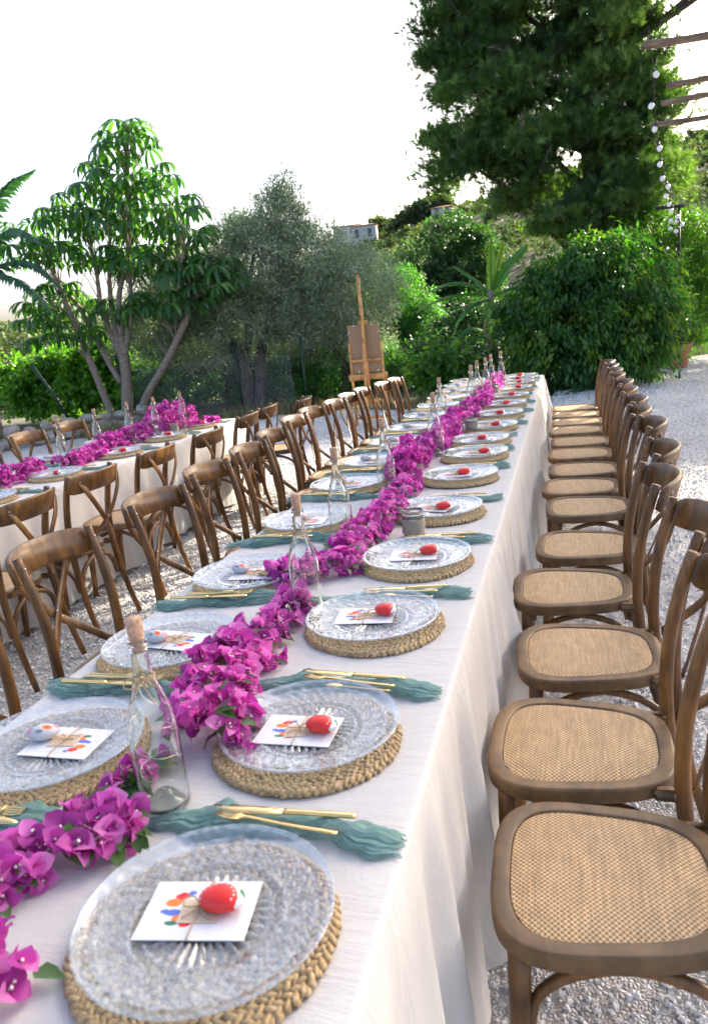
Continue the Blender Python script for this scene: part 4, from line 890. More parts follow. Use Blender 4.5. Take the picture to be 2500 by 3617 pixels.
LM = {
 'olive': leafmat('olive_leaf', (.10, .155, .085), (.29, .35, .225), (.70, .74, .60), .30, .32, (1.2, 1.4, .9)),  # silvery leaf tones; the palest also stands in for sunlit glints
 'hedge': leafmat('hedge_leaf', (.020, .075, .016), (.042, .135, .028), (.20, .26, .035), .45, .36, (2.0, 2.3, .4)),
 'bright': leafmat('bright_leaf', (.04, .115, .014), (.07, .175, .022), (.13, .25, .04), .45, .4, (1.8, 2.0, .5)),
 'lime': leafmat('lime_leaf', (.06, .17, .018), (.11, .27, .03), (.20, .38, .05), .5, .35, (1.7, 1.8, .5)),
 'green': leafmat('green_leaf', (.036, .12, .03), (.07, .19, .05), (.14, .29, .08), .45, .45, (1.7, 2.1, .6)),
 'dark': leafmat('dark_leaf', (.020, .055, .020), (.042, .10, .034), (.11, .19, .08), .38, .36, (1.5, 2.0, .6)),
 'pine': leafmat('pine_needle', (.036, .082, .028), (.09, .17, .05), (.21, .31, .10), .4, .5, (1.7, 2.0, .5)),
 'sche': leafmat('umbrella_leaf', (.028, .095, .030), (.052, .14, .040), (.13, .25, .055), .46, .28, (2.2, 2.5, .5)),
 'palm': leafmat('palm_leaf', (.025, .085, .042), (.045, .13, .065), (.09, .19, .10), .25, .4, (1.6, 2.0, .7)),
 'banana': leafmat('banana_leaf', (.035, .13, .04), (.07, .21, .055), (.22, .33, .06), .45, .35, (2.0, 2.2, .5)),
 'hill': leafmat('hill_foliage', (.045, .080, .032), (.085, .13, .045), (.17, .19, .06), .3, .7, (1.4, 1.5, .6)),  # tones raised to stand in for haze over the far hill
 'dry': leafmat('dry_grass', (.16, .14, .05), (.28, .24, .10), (.36, .33, .18), .3, .8, (1.2, 1.2, .8)),
}
# ---- schefflera
def umbrella_leaf(seed, yellow=0):
    q = random.Random(seed); g = G(); n = q.randrange(10, 13); vals = []
    for k in range(n):
        a = 2*PI*k/n+q.uniform(-.12, .12); L = .33*q.uniform(.82, 1.12); wd = .064*q.uniform(.85, 1.15); dr = q.uniform(1.05, 1.45); V = []
        ch = math.cos(a), math.sin(a); N_ = 6
        for i in range(N_+1):
            u = i/N_; ang = -.25+dr*1.25*u; r_ = .05+L*(math.sin(min(1.25*dr*u, 1.5))/(1.25*dr))*.95; z = .02-L*(1-math.cos(1.25*dr*u))/(1.25*dr)
            hw = wd/2*min(1, .25+3*u)*math.sqrt(max(0, 1-max(0, (u-.55)/.46)**2))
            for v in (-1, 0, 1): V.append((ch[0]*r_-ch[1]*v*hw, ch[1]*r_+ch[0]*v*hw, z-.010*abs(v)*(1-u*.3)))
        F = [(i*3+j, i*3+j+1, (i+1)*3+j+1, (i+1)*3+j) for i in range(N_) for j in range(2)]
        g.add(V, F, 0); vals += [min(1, max(0, q.gauss(.42, .2)))]*len(V)
        V, F = tube([(0, 0, .02), (ch[0]*.05, ch[1]*.05, .022)], .003, 4, False); g.add(V, F); vals += [.9]*len(V)
    return with_rnd(g.mesh('umbrella_leaf', LM['sche']), vals)
um = [umbrella_leaf(s) for s in range(6)]
def schefflera():
    O = np.array([-7.4, 12.3, 0]); t = thing('umbrella_tree', 'tall multi-stemmed umbrella tree with drooping glossy leaf rosettes at the left', 'tree', O)
    B = {'main': [(-7.51, -.02), (-7.38, .75), (-7.34, 1.29)], 'r1': [(-7.34, 1.25), (-7.1, 1.78), (-6.97, 2.09), (-6.85, 2.9), (-6.75, 3.6)], 'a': [(-7.41, 1.25), (-7.65, 2.08), (-7.66, 2.83), (-7.72, 3.5)], 'b': [(-7.41, 1.25), (-7.49, 2.2), (-7.42, 3.07), (-7.25, 3.9)],
         'c': [(-7.36, 1.25), (-7.25, 2.29), (-6.94, 2.98), (-6.72, 4.0), (-6.62, 4.9)], 'R': [(-7.27, -.03), (-7.01, .46), (-6.55, .96), (-6.16, 1.43), (-5.81, 1.95), (-5.88, 2.45), (-5.7, 2.9)], 'L': [(-7.76, -.02), (-7.98, .94), (-8.3, 2.28), (-8.48, 2.98)], 'M': [(-7.51, .77), (-7.8, 1.31), (-8.21, 2.22), (-8.6, 2.6)]}
    rr = {'main': [.12, .105, .095], 'R': [.085, .075, .07, .065, .055, .04, .03], 'L': [.075, .065, .055, .04], 'M': [.06, .055, .045, .03]}
    yo = {'main': 0, 'r1': -.2, 'a': .1, 'b': .3, 'c': 0, 'R': -.3, 'L': -.1, 'M': .25}
    paths = []
    for k, l in B.items():
        n = len(l); paths.append(([(x-O[0], yo[k]*i/(n-1), z) for i, (x, z) in enumerate(l)], rr.get(k, [.062, .052, .042, .03, .025])))
    ob('trunk', limbs(paths, M['bark_s'], 9), t)
    # rosette tips: a lobed crown described by blobs (x, y, z, rx, ry, rz)
    blobs = [(-6.62, 0, 4.75, .55, .5, .45), (-7.0, 0, 4.2, .75, .65, .45), (-6.35, .1, 4.1, .5, .5, .4), (-7.75, .1, 3.75, .75, .7, .5), (-6.9, 0, 3.5, .8, .7, .5), (-6.0, -.1, 3.55, .65, .55, .4), (-5.75, -.2, 3.15, .5, .5, .35),
             (-8.2, 0, 3.1, .7, .6, .5), (-7.3, .2, 2.95, .8, .6, .4), (-6.4, -.1, 2.75, .7, .6, .4), (-5.55, -.2, 2.55, .65, .6, .35), (-5.15, -.3, 2.25, .45, .5, .3), (-5.9, -.3, 2.05, .6, .5, .3), (-6.5, -.2, 2.0, .55, .5, .3), (-8.55, .1, 2.35, .6, .6, .4), (-8.9, 0, 3.3, .6, .5, .6), (-8.3, 0, 1.75, .5, .4, .25), (-8.9, .1, 2.0, .5, .5, .4), (-7.75, .2, 2.1, .35, .4, .25), (-8.9, .1, 1.7, .4, .4, .3)]
    q = np.random.default_rng(5); tips = []
    for lo, hi, gap, mul in ((.88, 1.05, .31, 30), (.35, .75, .27, 9)):
        for b in blobs:
            for _ in range(int(mul*b[3])+3):
                for _try in range(10):
                    d = q.normal(size=3); d[2] = abs(d[2])*.8-.12; d = d/np.linalg.norm(d); p = np.array(b[:3])+d*np.array(b[3:6])*q.uniform(lo, hi)
                    if all(np.linalg.norm((p-o_)*np.array([1, .8, 1.15])) > gap for o_ in tips): tips.append(p); break
    g = G(); trunkpts = np.concatenate([smoothpath(np.array(P), 10)+np.array([O[0], 0, 0]) for P, _ in paths if len(P) > 3])
    for p in tips:
        c_ = trunkpts[np.argmin(np.linalg.norm((trunkpts-p)*np.array([1, 1, .8])+np.array([0, 0, .5]), axis=1))]; mid = (p+c_)/2+np.array([0, 0, .08]); g.add(*tube(np.array([c_, mid, p+np.array([0, 0, .02])])-np.array([O[0], 0, 0]), [.011, .008, .005], 5, False))
    cr = ob('crown', g.mesh('crown', M['bark_s']), t)
    for i, p in enumerate(tips):
        out_ = np.array([p[0]+7.0, p[1], 0])*.12; ob('leaf', um[i % 6], cr, p-np.array([O[0], 0, 0]), (q.normal(0, .2)-out_[1], q.normal(0, .2)+out_[0]*1.2, q.uniform(0, 6.28)), float(q.uniform(.9, 1.25)))
schefflera()
# ---- feathery palm at the left edge
def frond(pts, ln, seed, t):
    q = np.random.default_rng(seed); P = smoothpath(pts, 40); T = norm(np.gradient(P, axis=0)); up = np.array([0, 0, 1.0]); g = G(); g.add(*tube(P, np.linspace(.02, .005, 41), 5, False)); vals = [.6]*(41*5)
    for i in range(4, 41):
        w_ = ln*math.sin(PI*min(1, (i/40)*.85+.12))
        for s in (-1, 1):
            sd_ = norm(np.cross(T[i], up))*s; d = norm(sd_+T[i]*.55+np.array([0, 0, -.15-.35*q.random()])); a = P[i]; b = a+d*w_*.6; c = a+d*w_+np.array([0, 0, -.25*w_]); wd = .042
            e = T[i]*wd; V = [a-e*.95, a+e*.95, b+e*.95, b-e*.95, c]; g.add(V, [(0, 1, 2, 3), (3, 2, 4)]); vals += [float(q.random())]*5
    ob('frond', with_rnd(g.mesh('frond', LM['palm']), vals), t)
pl = thing('palm', 'feathery palm reaching in from the left picture edge', 'palm', (-9.75, 11.4, 0))
ob('trunk', limbs([([(0, 0, -.02), (.05, 0, 1.2), (0, 0, 2.6)], [.13, .11, .10])], M['bark']), pl)
for i, e in enumerate([((.7, -.1, 3.3), (1.4, -.2, 3.55), (2.0, -.3, 3.2)), ((.7, 0, 3.0), (1.5, -.1, 3.0), (2.1, -.2, 2.5)), ((.6, -.2, 2.9), (1.4, -.35, 2.7), (2.05, -.4, 2.05)), ((.5, .1, 3.6), (1.2, .1, 4.3), (1.85, 0, 4.45)), ((-.4, 0, 3.4), (-1, 0, 3.6), (-1.5, 0, 3.1))]): frond([(0, 0, 2.6), *e], .27, i, pl)
# ---- olives
tree('olive_tree', 'large silvery olive tree with forked dark trunk behind the fence', 'tree', (-5.4, 13.3, 0),
     limbs([([(0, 0, -.05), (-.02, 0, .55), (-.1, 0, 1.1), (-.45, .1, 1.6), (-.9, .1, 2.1)], [.17, .14, .12, .08, .05]), ([(.25, -.05, -.05), (.30, 0, .5), (.36, 0, 1.0), (.55, 0, 1.5), (.9, .1, 2.2), (1.1, 0, 3.0)], [.13, .11, .10, .08, .06, .03]), ([(-.06, 0, .9), (.12, .1, 1.4), (.2, .1, 2.1), (.5, 0, 2.9)], [.10, .08, .06, .03]), ([(.6, 0, 1.6), (1.5, 0, 2.0), (2.4, .1, 2.2)], [.06, .05, .03])], M['bark_d'], 10),
     leaves([(-1.7, 0, 1.75, 1.0, 1.1, .75), (-.8, 0, 2.3, 1.1, 1.2, .8), (.4, 0, 2.6, 1.1, 1.2, .9), (1.05, 0, 3.35, .5, .6, .6), (1.25, 0, 3.75, .22, .3, .4), (1.6, 0, 2.5, .9, 1.0, .75), (2.3, -.1, 2.0, .85, 1.0, .75), (.2, 0, 1.75, 1.3, 1.1, .6), (-.9, .2, 1.4, 1.1, .9, .5), (.45, .1, 3.1, .5, .6, .5), (1.5, -.2, 1.6, .9, .8, .45)], 135000, 2000, .115, .082, .019, LM['olive'], 11, .0, .7, .7, 'olive_crown', tone=.6))
tree('olive_tree', 'smaller pale olive tree behind the easel', 'tree', (-3.65, 13.9, 0), limbs([([(0, 0, -.05), (.1, 0, .5), (-.1, 0, 1.0), (-.3, 0, 1.5)], [.10, .08, .06, .03]), ([(.1, 0, .5), (.4, 0, .9), (.5, 0, 1.4)], [.06, .05, .02])], M['bark_d']),
     leaves([(-.5, 0, 1.75, .6, .6, .45), (.1, 0, 1.45, .6, .6, .42), (-.9, 0, 1.35, .6, .6, .5), (.55, -.1, 1.15, .45, .5, .35), (-.2, 0, 1.05, .7, .6, .35)], 26000, 620, .10, .074, .017, LM['olive'], 12, .0, .7, .7, 'olive_crown', tone=.6))
# ---- big pine
def pine(O, label, L, n, nc, seed, twigs=True):
    O = np.array(O); t = thing('pine_tree', label, 'tree', O)
    br = []; blobs = []
    for i, b in enumerate(L):
        c = np.array(b[:3]); h = max(1.9, c[2]-1.2-.25*abs(c[0])); br.append(([(0, 0, h), (c[0]*.45, c[1]*.5, h+(c[2]-h)*.35), tuple(c)], [.085, .055, .022]))
    ob('trunk', limbs([([(.15, 0, -.5), (.05, 0, 2), (0, 0, 5), (-.3, 0, 8), (-.5, 0, 10)], [.30, .26, .20, .13, .06])]+br, M['bark_d'], 8), t)
    # tuft of needles: thin triangles fanned about +X
    q = np.random.default_rng(3); TV = []; TF = []
    for k in range(15):
        a = q.uniform(0, 6.28); sp = q.uniform(.15, .85); d = np.array([math.cos(sp), math.sin(sp)*math.cos(a), math.sin(sp)*math.sin(a)]); e = norm(np.cross(d, q.normal(size=3)))*.042; i = len(TV); s0 = q.uniform(-.3, .25)
        TV += [np.array([s0, 0, 0])-e, np.array([s0, 0, 0])+e, np.array([s0, 0, 0])+d*q.uniform(.8, 1.15)]; TF.append((i, i+1, i+2))
    P, D, j, q = crown_points(L, n, nc, (.25, .25, .115), (.3, 1.0), seed, .3)
    keep = P[:, 2] > 2.55; P, D, j = P[keep], D[keep], j[keep]; n = len(P)
    d = norm(D*.7+q.normal(size=(n, 3))*.5+np.array([0, 0, .45])); V, F = inst(np.array(TV), TF, frames(d, .17*q.uniform(.8, 1.25, n)), P); ct = q.random(j.max()+1)
    a = np.clip(.7*ct[j]+.3*q.random(n), 0, 1); ob('crown', fastmesh('pine_crown', V, F, LM['pine'], False, np.repeat(a, len(TV))), t)
    if not twigs: return
    g = G()
    for k in range(14):
        b = L[k]; c = np.array(b[:3])+np.array([q.uniform(-.6, .6), -b[4]*.8, q.uniform(-.3, .3)])
        for _ in range(4): g.add(*tube(smoothpath([c, c+q.normal(size=3)*.12, c+q.normal(size=3)*.26], 6), [.008, .007, .006, .005, .004, .003, .002], 4, False))
    ob('dead_twigs', g.mesh('dead_twigs', M['bark']), t)['kind'] = 'stuff'
L = [(-2.75, 0, 6.9, .95, 1.3, .9), (-2.1, -.3, 6.0, 1.2, 1.4, .9), (-2.9, .2, 4.8, .7, 1.0, .5), (-2.2, -.2, 4.3, 1.15, 1.3, .65), (-1.3, -.4, 5.1, 1.3, 1.5, 1.0), (-.2, -.3, 4.3, 1.3, 1.4, .8), (-1.4, 0, 3.6, .85, .9, .4), (-.85, -.3, 3.05, .55, .6, .4), (.2, -.3, 3.15, .65, .7, .42), (-.25, -.9, 2.95, .75, .6, .45), (.5, -.8, 3.3, .6, .6, .4), (.8, -.2, 3.8, .95, 1.1, .7), (.5, -.2, 5.2, 1.1, 1.3, .8), (1.1, 0, 5.0, .6, 1.0, .7), (.2, 0, 6.3, 1.2, 1.4, .8), (.9, .1, 6.1, .6, .9, .6), (-1.0, 0, 7.1, 1.4, 1.5, .9), (-2.0, 0, 7.9, 1.6, 1.5, .9), (.3, 0, 7.8, 1.4, 1.4, .9), (-.8, 0, 8.8, 1.7, 1.6, 1.0), (.8, .2, 9.2, 1.4, 1.4, 1.0), (1.6, .2, 7.6, .9, 1.0, .7), (-2.3, 0, 9.0, 1.2, 1.3, .9), (-.4, 0, 10.0, 1.4, 1.4, .9), (-1.6, 0, 10.2, 1.1, 1.2, .8), (3.3, 0, 7.9, 1.3, 1.3, .9), (4.5, 0, 8.3, 1.3, 1.3, .9), (2.4, 0, 8.9, 1.3, 1.3, .9), (3.8, .2, 9.3, 1.4, 1.3, .9)]  # rightmost lobes are out of view, added to shade the left-hand table
pine((1.2, 17.2, 0), 'huge dark green pine overhanging the yard at the upper right', L, 62000, 620, 17)
qq_ = random.Random(9); L2 = []
for k in range(22):
    a = qq_.uniform(0, 6.28); r = 2.5*math.sqrt(qq_.random()); L2.append((r*math.cos(a), r*math.sin(a)*1.25-.4, 6.6+qq_.uniform(-1.5, 2.0), qq_.uniform(.9, 1.4), qq_.uniform(.9, 1.4), qq_.uniform(.6, .9)))
for k in range(9): L2.append((qq_.uniform(-2.0, 1.2), -3.0-2.6*qq_.random(), 5.9+qq_.uniform(-1.0, 1.4), 1.3, 1.3, .8))  # crown stretched towards the near table end to shade it
L3 = [(b[0]*.85, b[1]*.85, b[2]-1.5, *b[3:]) for b in L2[:22]]
pine((8.6, 19.3, -1.0), 'third pine, unseen, added beyond the right picture edge to shade the far gravel', L3, 20000, 330, 19, False)  # out of view, put in to keep sun off the far gravel
pine((7.0, 12.2, 0), 'second pine, unseen, added beyond the right picture edge to shade the tables', L2, 46000, 560, 18, False)  # out of view, put in to cast shade over the tables
# ---- hedge at the end of the table
tree('hedge_shrub', 'dense rounded dark green shrub hanging over the far end of the long table', 'shrub', (.9, 13.0, 0), limbs([([(-.3, 0, -.05), (-.4, 0, .6), (-.7, 0, 1.4)], [.06, .05, .02]), ([(.2, 0, -.05), (.3, .1, .8), (.2, 0, 1.8)], [.07, .05, .02]), ([(.7, 0, -.05), (.9, 0, .7), (1.2, 0, 1.6)], [.06, .05, .02])], M['bark_d']),
     leaves([(-.15, -.2, .8, 1.15, 1.2, .85), (-.75, -.1, 1.15, .75, .9, .6), (.0, -.1, 1.55, .9, 1.0, .7), (.65, -.1, 1.25, .9, 1.0, .95), (.35, 0, 2.0, .55, .7, .4), (-.5, -.1, .45, .7, .9, .45), (.45, -.3, .5, .85, .9, .5), (1.0, 0, .9, .5, .8, .8), (-.35, 0, 1.9, .45, .6, .35), (.05, 0, 2.25, .25, .3, .2), (.75, 0, 2.15, .3, .3, .22), (-.75, 0, 1.75, .22, .3, .2), (1.2, 0, 1.75, .3, .4, .3), (-1.15, -.1, 1.3, .25, .3, .25)], 27000, 900, .085, .13, .048, LM['hedge'], 21, .8, .5, .4, 'hedge_crown', tone=.75, zmin=.02))
tree('tree', 'fresh green leafy tree behind the right end of the hedge', 'tree', (2.6, 16.6, 0), limbs([([(0, 0, -.05), (.05, 0, 1), (-.1, 0, 2.2)], [.09, .07, .03])], M['bark_d']),
     leaves([(-.45, 0, 2.6, .5, .6, .45), (.1, 0, 2.0, .75, .8, .6), (.5, 0, 1.5, .7, .8, .6), (-.3, 0, 1.6, .6, .7, .6), (-.75, 0, 2.1, .35, .5, .5), (.8, 0, .9, .8, .8, .7), (-.2, 0, .8, .8, .7, .6), (.9, 0, 2.3, .5, .6, .5), (.2, .2, 2.55, .5, .6, .4)], 22000, 800, .09, .085, .045, LM['bright'], 22, .5, .5, .5, 'crown', zmin=.1))
tree('pot_plant', 'dark bushy plant growing in the terracotta pot', 'plant', (2.52, 14.9, .38), limbs([([(0, 0, 0), (.02, 0, .3), (0, 0, .6)], [.03, .02, .01])], M['bark_d'], name='stem'),
     leaves([(0, 0, .45, .34, .34, .42), (-.1, 0, .8, .25, .25, .3)], 3600, 160, .06, .07, .026, LM['dark'], 23, .1, .6, .5, 'crown', zmin=.02))
# ---- trees between easel and hedge
tree('tree', 'rounded mid green tree to the right of the easel', 'tree', (-3.1, 17.2, -.3), limbs([([(0, 0, -.1), (.1, 0, .8), (0, 0, 1.8)], [.12, .09, .04]), ([(.1, 0, .7), (.6, 0, 1.3)], [.06, .03])], M['bark_d']),
     leaves([(-.45, 0, 2.25, .5, .7, .4), (.1, 0, 2.45, .45, .6, .35), (.0, 0, 1.75, .75, .8, .5), (.65, 0, 1.65, .45, .6, .4), (-.6, 0, 1.3, .6, .7, .5), (.35, 0, 1.1, .65, .8, .5), (-.2, -.1, .6, .9, .9, .5), (.6, 0, 2.05, .3, .4, .25)], 24000, 750, .085, .085, .036, LM['green'], 24, .2, .6, .6, 'crown'))
tree('broadleaf_tree', 'tall glossy dark broadleaf tree on the slope behind the banana', 'tree', (-3.2, 26, -2.0), limbs([([(0, 0, -.5), (0, 0, 2), (.3, 0, 4.2), (.4, 0, 5.4)], [.25, .2, .13, .05]), ([(.1, 0, 3), (-.8, 0, 4.6)], [.12, .05]), ([(.3, 0, 3.6), (1.2, 0, 5)], [.1, .04])], M['bark_d']),
     leaves([(.3, 0, 5.8, .8, 1, .65), (-.7, 0, 5.1, .9, 1.1, .7), (1.1, 0, 5.2, .75, 1, .65), (.2, 0, 4.6, 1.2, 1.3, .7), (-.8, 0, 3.9, 1.1, 1.2, .7), (1.0, 0, 4.0, 1, 1.2, .7), (-.1, 0, 3.2, 1.6, 1.4, .6), (-1.0, 0, 2.6, 1.0, 1, .6)], 21000, 620, .13, .15, .085, LM['dark'], 25, .25, .6, .6, 'crown'))
tree('ivy_shrub', 'dark ivy covered shrub behind the banana stem', 'shrub', (-1.55, 16.0, -.3), limbs([([(0, 0, -.1), (0, 0, .8), (.1, 0, 1.4)], [.05, .04, .02])], M['bark_d']),
     leaves([(0, 0, 1.0, .95, .8, .75), (-.4, 0, .5, .8, .8, .5), (.5, 0, .6, .8, .8, .6), (.3, 0, 1.6, .5, .6, .4)], 14000, 520, .08, .075, .055, LM['dark'], 26, .5, .5, .5, 'crown'))
tree('leafy_shrub', 'low bright green shrub with big lobed leaves left of the far table end', 'shrub', (-1.40, 12.4, 0), limbs([([(0, 0, -.02), (0, 0, .3), (.05, 0, .7)], [.03, .02, .01])], M['bark_d'], name='stem'),
     leaves([(0, 0, .70, .42, .4, .28), (-.2, 0, .45, .42, .4, .3), (.25, 0, .42, .36, .4, .35), (.0, -.1, .2, .5, .4, .22)], 2600, 190, .055, .15, .075, LM['bright'], 27, .7, .6, .3, 'crown', zmin=.01))
# ---- banana
def banana():
    O = np.array([-.78, 14.2, 0]); t = thing('banana_plant', 'banana plant with long arching leaves beside the hedge', 'banana plant', O)
    ob('stem', limbs([([(0, 0, -.02), (.02, 0, .7), (.05, 0, 1.75)], [.11, .09, .06])], M['bark_s'], 10, 'stem'), t)
    Ls = [([(.05, 0, 1.65), (.08, 0, 2.2), (.12, -.05, 2.66)], .085, .8, 0), ([(.05, 0, 1.7), (-.35, -.1, 1.92), (-.75, -.2, 1.95), (-1.05, -.2, 1.84)], .13, .25, 0), ([(.05, 0, 1.65), (-.4, -.1, 1.74), (-.85, -.15, 1.70), (-1.30, -.2, 1.52)], .12, .75, 0), ([(.05, 0, 1.7), (-.25, .2, 2.0), (-.65, .3, 2.28)], .09, .6, 0), ([(.05, 0, 1.6), (-.3, -.2, 1.52), (-.55, -.3, 1.28), (-.68, -.3, .98)], .12, .3, 0), ([(.05, 0, 1.65), (.4, -.1, 2.15), (.75, -.15, 2.45)], .10, .5, 0),
          ([(.05, 0, 1.65), (.22, .15, 2.25), (.32, .15, 2.62)], .06, 1.0, 0), ([(0, 0, .95), (-.28, -.2, 1.12), (-.58, -.35, .98), (-.85, -.4, .58)], .13, .3, 0), ([(0, 0, .8), (-.15, -.2, .95), (-.4, -.35, .85), (-.6, -.4, .55)], .11, .4, 0), ([(.05, -.05, 1.6), (.08, -.25, 1.35), (.12, -.3, .85)], .16, .8, 0), ([(.05, 0, 1.65), (.5, .2, 1.75), (.9, .2, 1.45)], .13, .4, 0)]
    for k, (P, wd, tone, _) in enumerate(Ls):
        q = random.Random(k); S = smoothpath(P, 26); T = norm(np.gradient(S, axis=0)); g = G(); vals = []
        sd_ = norm(np.cross(T, np.array([.15, -.9, .35] if abs(T[10, 2]) > .7 else [0, 0, 1.0])))
        for s in (-1, 1):
            V = []
            for i in range(27):
                u = i/26; w_ = wd*math.sin(PI*min(1, u*.93+.05))**.55*(.75 if u < .14 else 1); nn = norm(np.cross(T[i], sd_[i])); dn = nn*(1 if nn[2] < 0 else -1)
                V += [S[i], S[i]+sd_[i]*s*w_*.55+dn*w_*.10, S[i]+sd_[i]*s*w_+dn*w_*(.35+.35*q.random()*tone)]
            F = []
            for i in range(26):
                F.append((i*3, i*3+1, i*3+4, i*3+3))
                if q.random() > .22*(1+tone): F.append((i*3+1, i*3+2, i*3+5, i*3+4))
                else:                                                   # a tear in the blade
                    V.append(V[i*3+5]*.5+V[i*3+2]*.5-T[i]*.012); F.append((i*3+1, i*3+2, len(V)-1, i*3+4))
            g.add(V, F); vals += [tone]*len(V)
        V, F = tube(S, np.linspace(.018, .004, 27), 6, False); g.add(V, F); vals += [.8]*len(V)
        ob('leaf', with_rnd(g.mesh('leaf', LM['banana']), vals), t)
    g = G()
    for k in range(5): g.add(*ribbon(smoothpath([(.05, -.05, 1.6), (-.08+.04*k, -.12, 1.2), (-.1+.05*k, -.1, .6)], 8), (1, 0, .2), .035, .004))
    ob('dead_leaf', g.mesh('dead_leaf', M['twine']), t)
banana()
# ---- left and middle shrubs
tree('sunlit_shrub', 'bright backlit green shrub behind the left-hand table', 'shrub', (-9.4, 13.8, 0), limbs([([(0, 0, -.05), (.1, 0, .5), (.2, 0, 1.1)], [.05, .04, .02])], M['bark_d'], name='stem'),
     leaves([(-.6, 0, .75, 1.0, .6, .65), (.5, 0, .85, .9, .6, .6), (1.3, 0, .55, .7, .6, .5), (-1.3, 0, .8, .7, .6, .6), (.6, 0, 1.35, .35, .35, .25), (.95, 0, 1.25, .25, .3, .25), (-.5, 0, 1.3, .4, .35, .2)], 17000, 480, .085, .12, .085, LM['lime'], 31, .35, .55, .5, 'crown', zmin=.02))
tree('dark_shrub', 'dark shrub mass behind the wire fence', 'shrub', (-6.4, 14.6, 0), limbs([([(0, 0, -.05), (0, 0, .6), (.1, 0, 1.2)], [.05, .04, .02])], M['bark_d'], name='stem'),
     leaves([(-1.2, 0, .6, 1.0, .7, .7), (0, 0, .7, 1.1, .7, .8), (1.2, 0, .6, 1.0, .7, .7), (-.6, .2, 1.2, .9, .6, .5), (.7, .2, 1.2, .9, .6, .5)], 15000, 520, .09, .08, .05, LM['dark'], 32, .3, .5, .6, 'crown', zmin=.02))
for i, (x, y, w_, h_) in enumerate(((-5.0, 16.2, 1.5, .85), (-8.2, 17.2, 1.7, .9), (-2.6, 18.5, 1.5, .6))):
    tree('dark_shrub', ['dark thicket behind the forked olive trunk', 'dark thicket behind the umbrella tree stems', 'dark thicket behind the easel'][i], 'shrub', (x, y, -.3), limbs([([(0, 0, -.05), (0, 0, .6), (.1, 0, 1.2)], [.05, .04, .02])], M['bark_d'], name='stem'), leaves([(-w_*.6, 0, h_*.8, w_*.7, .7, h_*.8), (w_*.5, 0, h_*.85, w_*.7, .7, h_*.85), (0, .2, h_*1.6, w_*.8, .6, h_*.7)], 15000, 460, .10, .10, .06, LM['dark'], 90+i, .3, .5, .6, 'crown'))
tree('bush', 'green bush with sunlit patches below the smaller olive', 'shrub', (-4.1, 14.2, 0), limbs([([(0, 0, -.05), (-.15, 0, .5), (.2, 0, 1.0)], [.05, .04, .02]), ([(.5, 0, -.05), (.4, 0, .5), (.7, 0, 1.1)], [.04, .03, .02])], M['bark_d'], name='stem'),
     leaves([(-.5, 0, .5, .8, .6, .5), (.4, 0, .55, .8, .6, .55), (1.2, 0, .5, .7, .6, .5), (0, .2, 1.0, .8, .5, .35)], 13000, 420, .085, .07, .035, LM['green'], 33, .3, .5, .6, 'crown', zmin=.02))
tree('bush', 'low dark bush at the foot of the mid green tree', 'shrub', (-2.1, 15.2, 0), limbs([([(0, 0, -.05), (0, 0, .4), (.1, 0, .8)], [.04, .03, .02])], M['bark_d'], name='stem'),
     leaves([(-.5, 0, .45, .8, .6, .5), (.4, 0, .5, .8, .6, .5), (1.1, 0, .4, .6, .6, .4)], 9000, 330, .085, .07, .04, LM['dark'], 34, .3, .5, .6, 'crown', zmin=-.1))
tree('bush', 'dark bush closing the gap between banana and hedge foot', 'shrub', (-.7, 13.5, 0), limbs([([(0, 0, -.05), (0, 0, .3), (.1, 0, .6)], [.03, .02, .01])], M['bark_d'], name='stem'),
     leaves([(-.3, 0, .35, .6, .5, .4), (.3, 0, .4, .6, .5, .45)], 6000, 260, .07, .075, .03, LM['dark'], 35, .4, .5, .6, 'crown', zmin=.0))
# ---- grass and weeds along the yard edge
def grass():
    n = 5200; x = rng.uniform(-11.5, .2, n); yend_ = np.interp(x, gx, yend); y = yend_+np.abs(rng.normal(0, .35, n))-.06; k = rng.random(n) < (.35+.65*(np.sin(x*2.3)+np.sin(x*5.1) > 0)); x, y = x[k], y[k]; n = len(x)
    TV = np.array([(0, -.5, 0), (0, .5, 0), (.6, .35, .0), (.6, -.35, .0), (1, 0, -.12)]); TF = np.array([(0, 1, 2), (0, 2, 3), (3, 2, 4)])
    d = norm(np.column_stack([rng.normal(0, .35, n), rng.normal(0, .35, n), np.ones(n)])); h = rng.uniform(.08, .34, n); Mx = frames(d, h); Mx = Mx*np.array([1, .045, 1])[None, None]
    V, F = inst(TV, TF, Mx, np.column_stack([x, y, np.full(n, -.01)])); tag(ob('weeds', fastmesh('weeds', V, F, LM['dry'], False, np.repeat(rng.random(n), 5))), 'dry grass and weeds fringing the gravel', 'grass', kind='stuff')
grass()
def litter():
    n = 420; x = np.concatenate([rng.uniform(.4, 2.6, n//2), rng.uniform(-3.4, -.5, n-n//2)]); y = np.concatenate([rng.uniform(.2, 13, n//2), rng.uniform(.9, 11, n-n//2)])
    d = norm(np.column_stack([rng.normal(size=n), rng.normal(size=n), rng.normal(0, .15, n)])); Mx = frames(d, rng.uniform(.02, .055, n), up=np.tile([0, 0, 1.0], (n, 1))+rng.normal(0, .2, (n, 3))); Mx = Mx*np.array([1, .35, 1])[None, None]
    V, F = inst(DIA_V, DIA_F, Mx, np.column_stack([x, y, np.full(n, .014)])); tag(ob('leaf_litter', fastmesh('leaf_litter', V, F, M['litter'], False, np.repeat(rng.random(n), 5))), 'scattered dry leaves on the gravel', 'leaf litter', kind='stuff')
M['litter'] = leafmat('dry_leaf', (.10, .06, .03), (.20, .13, .06), (.32, .22, .11), .1, .8, (1, 1, 1))
litter()
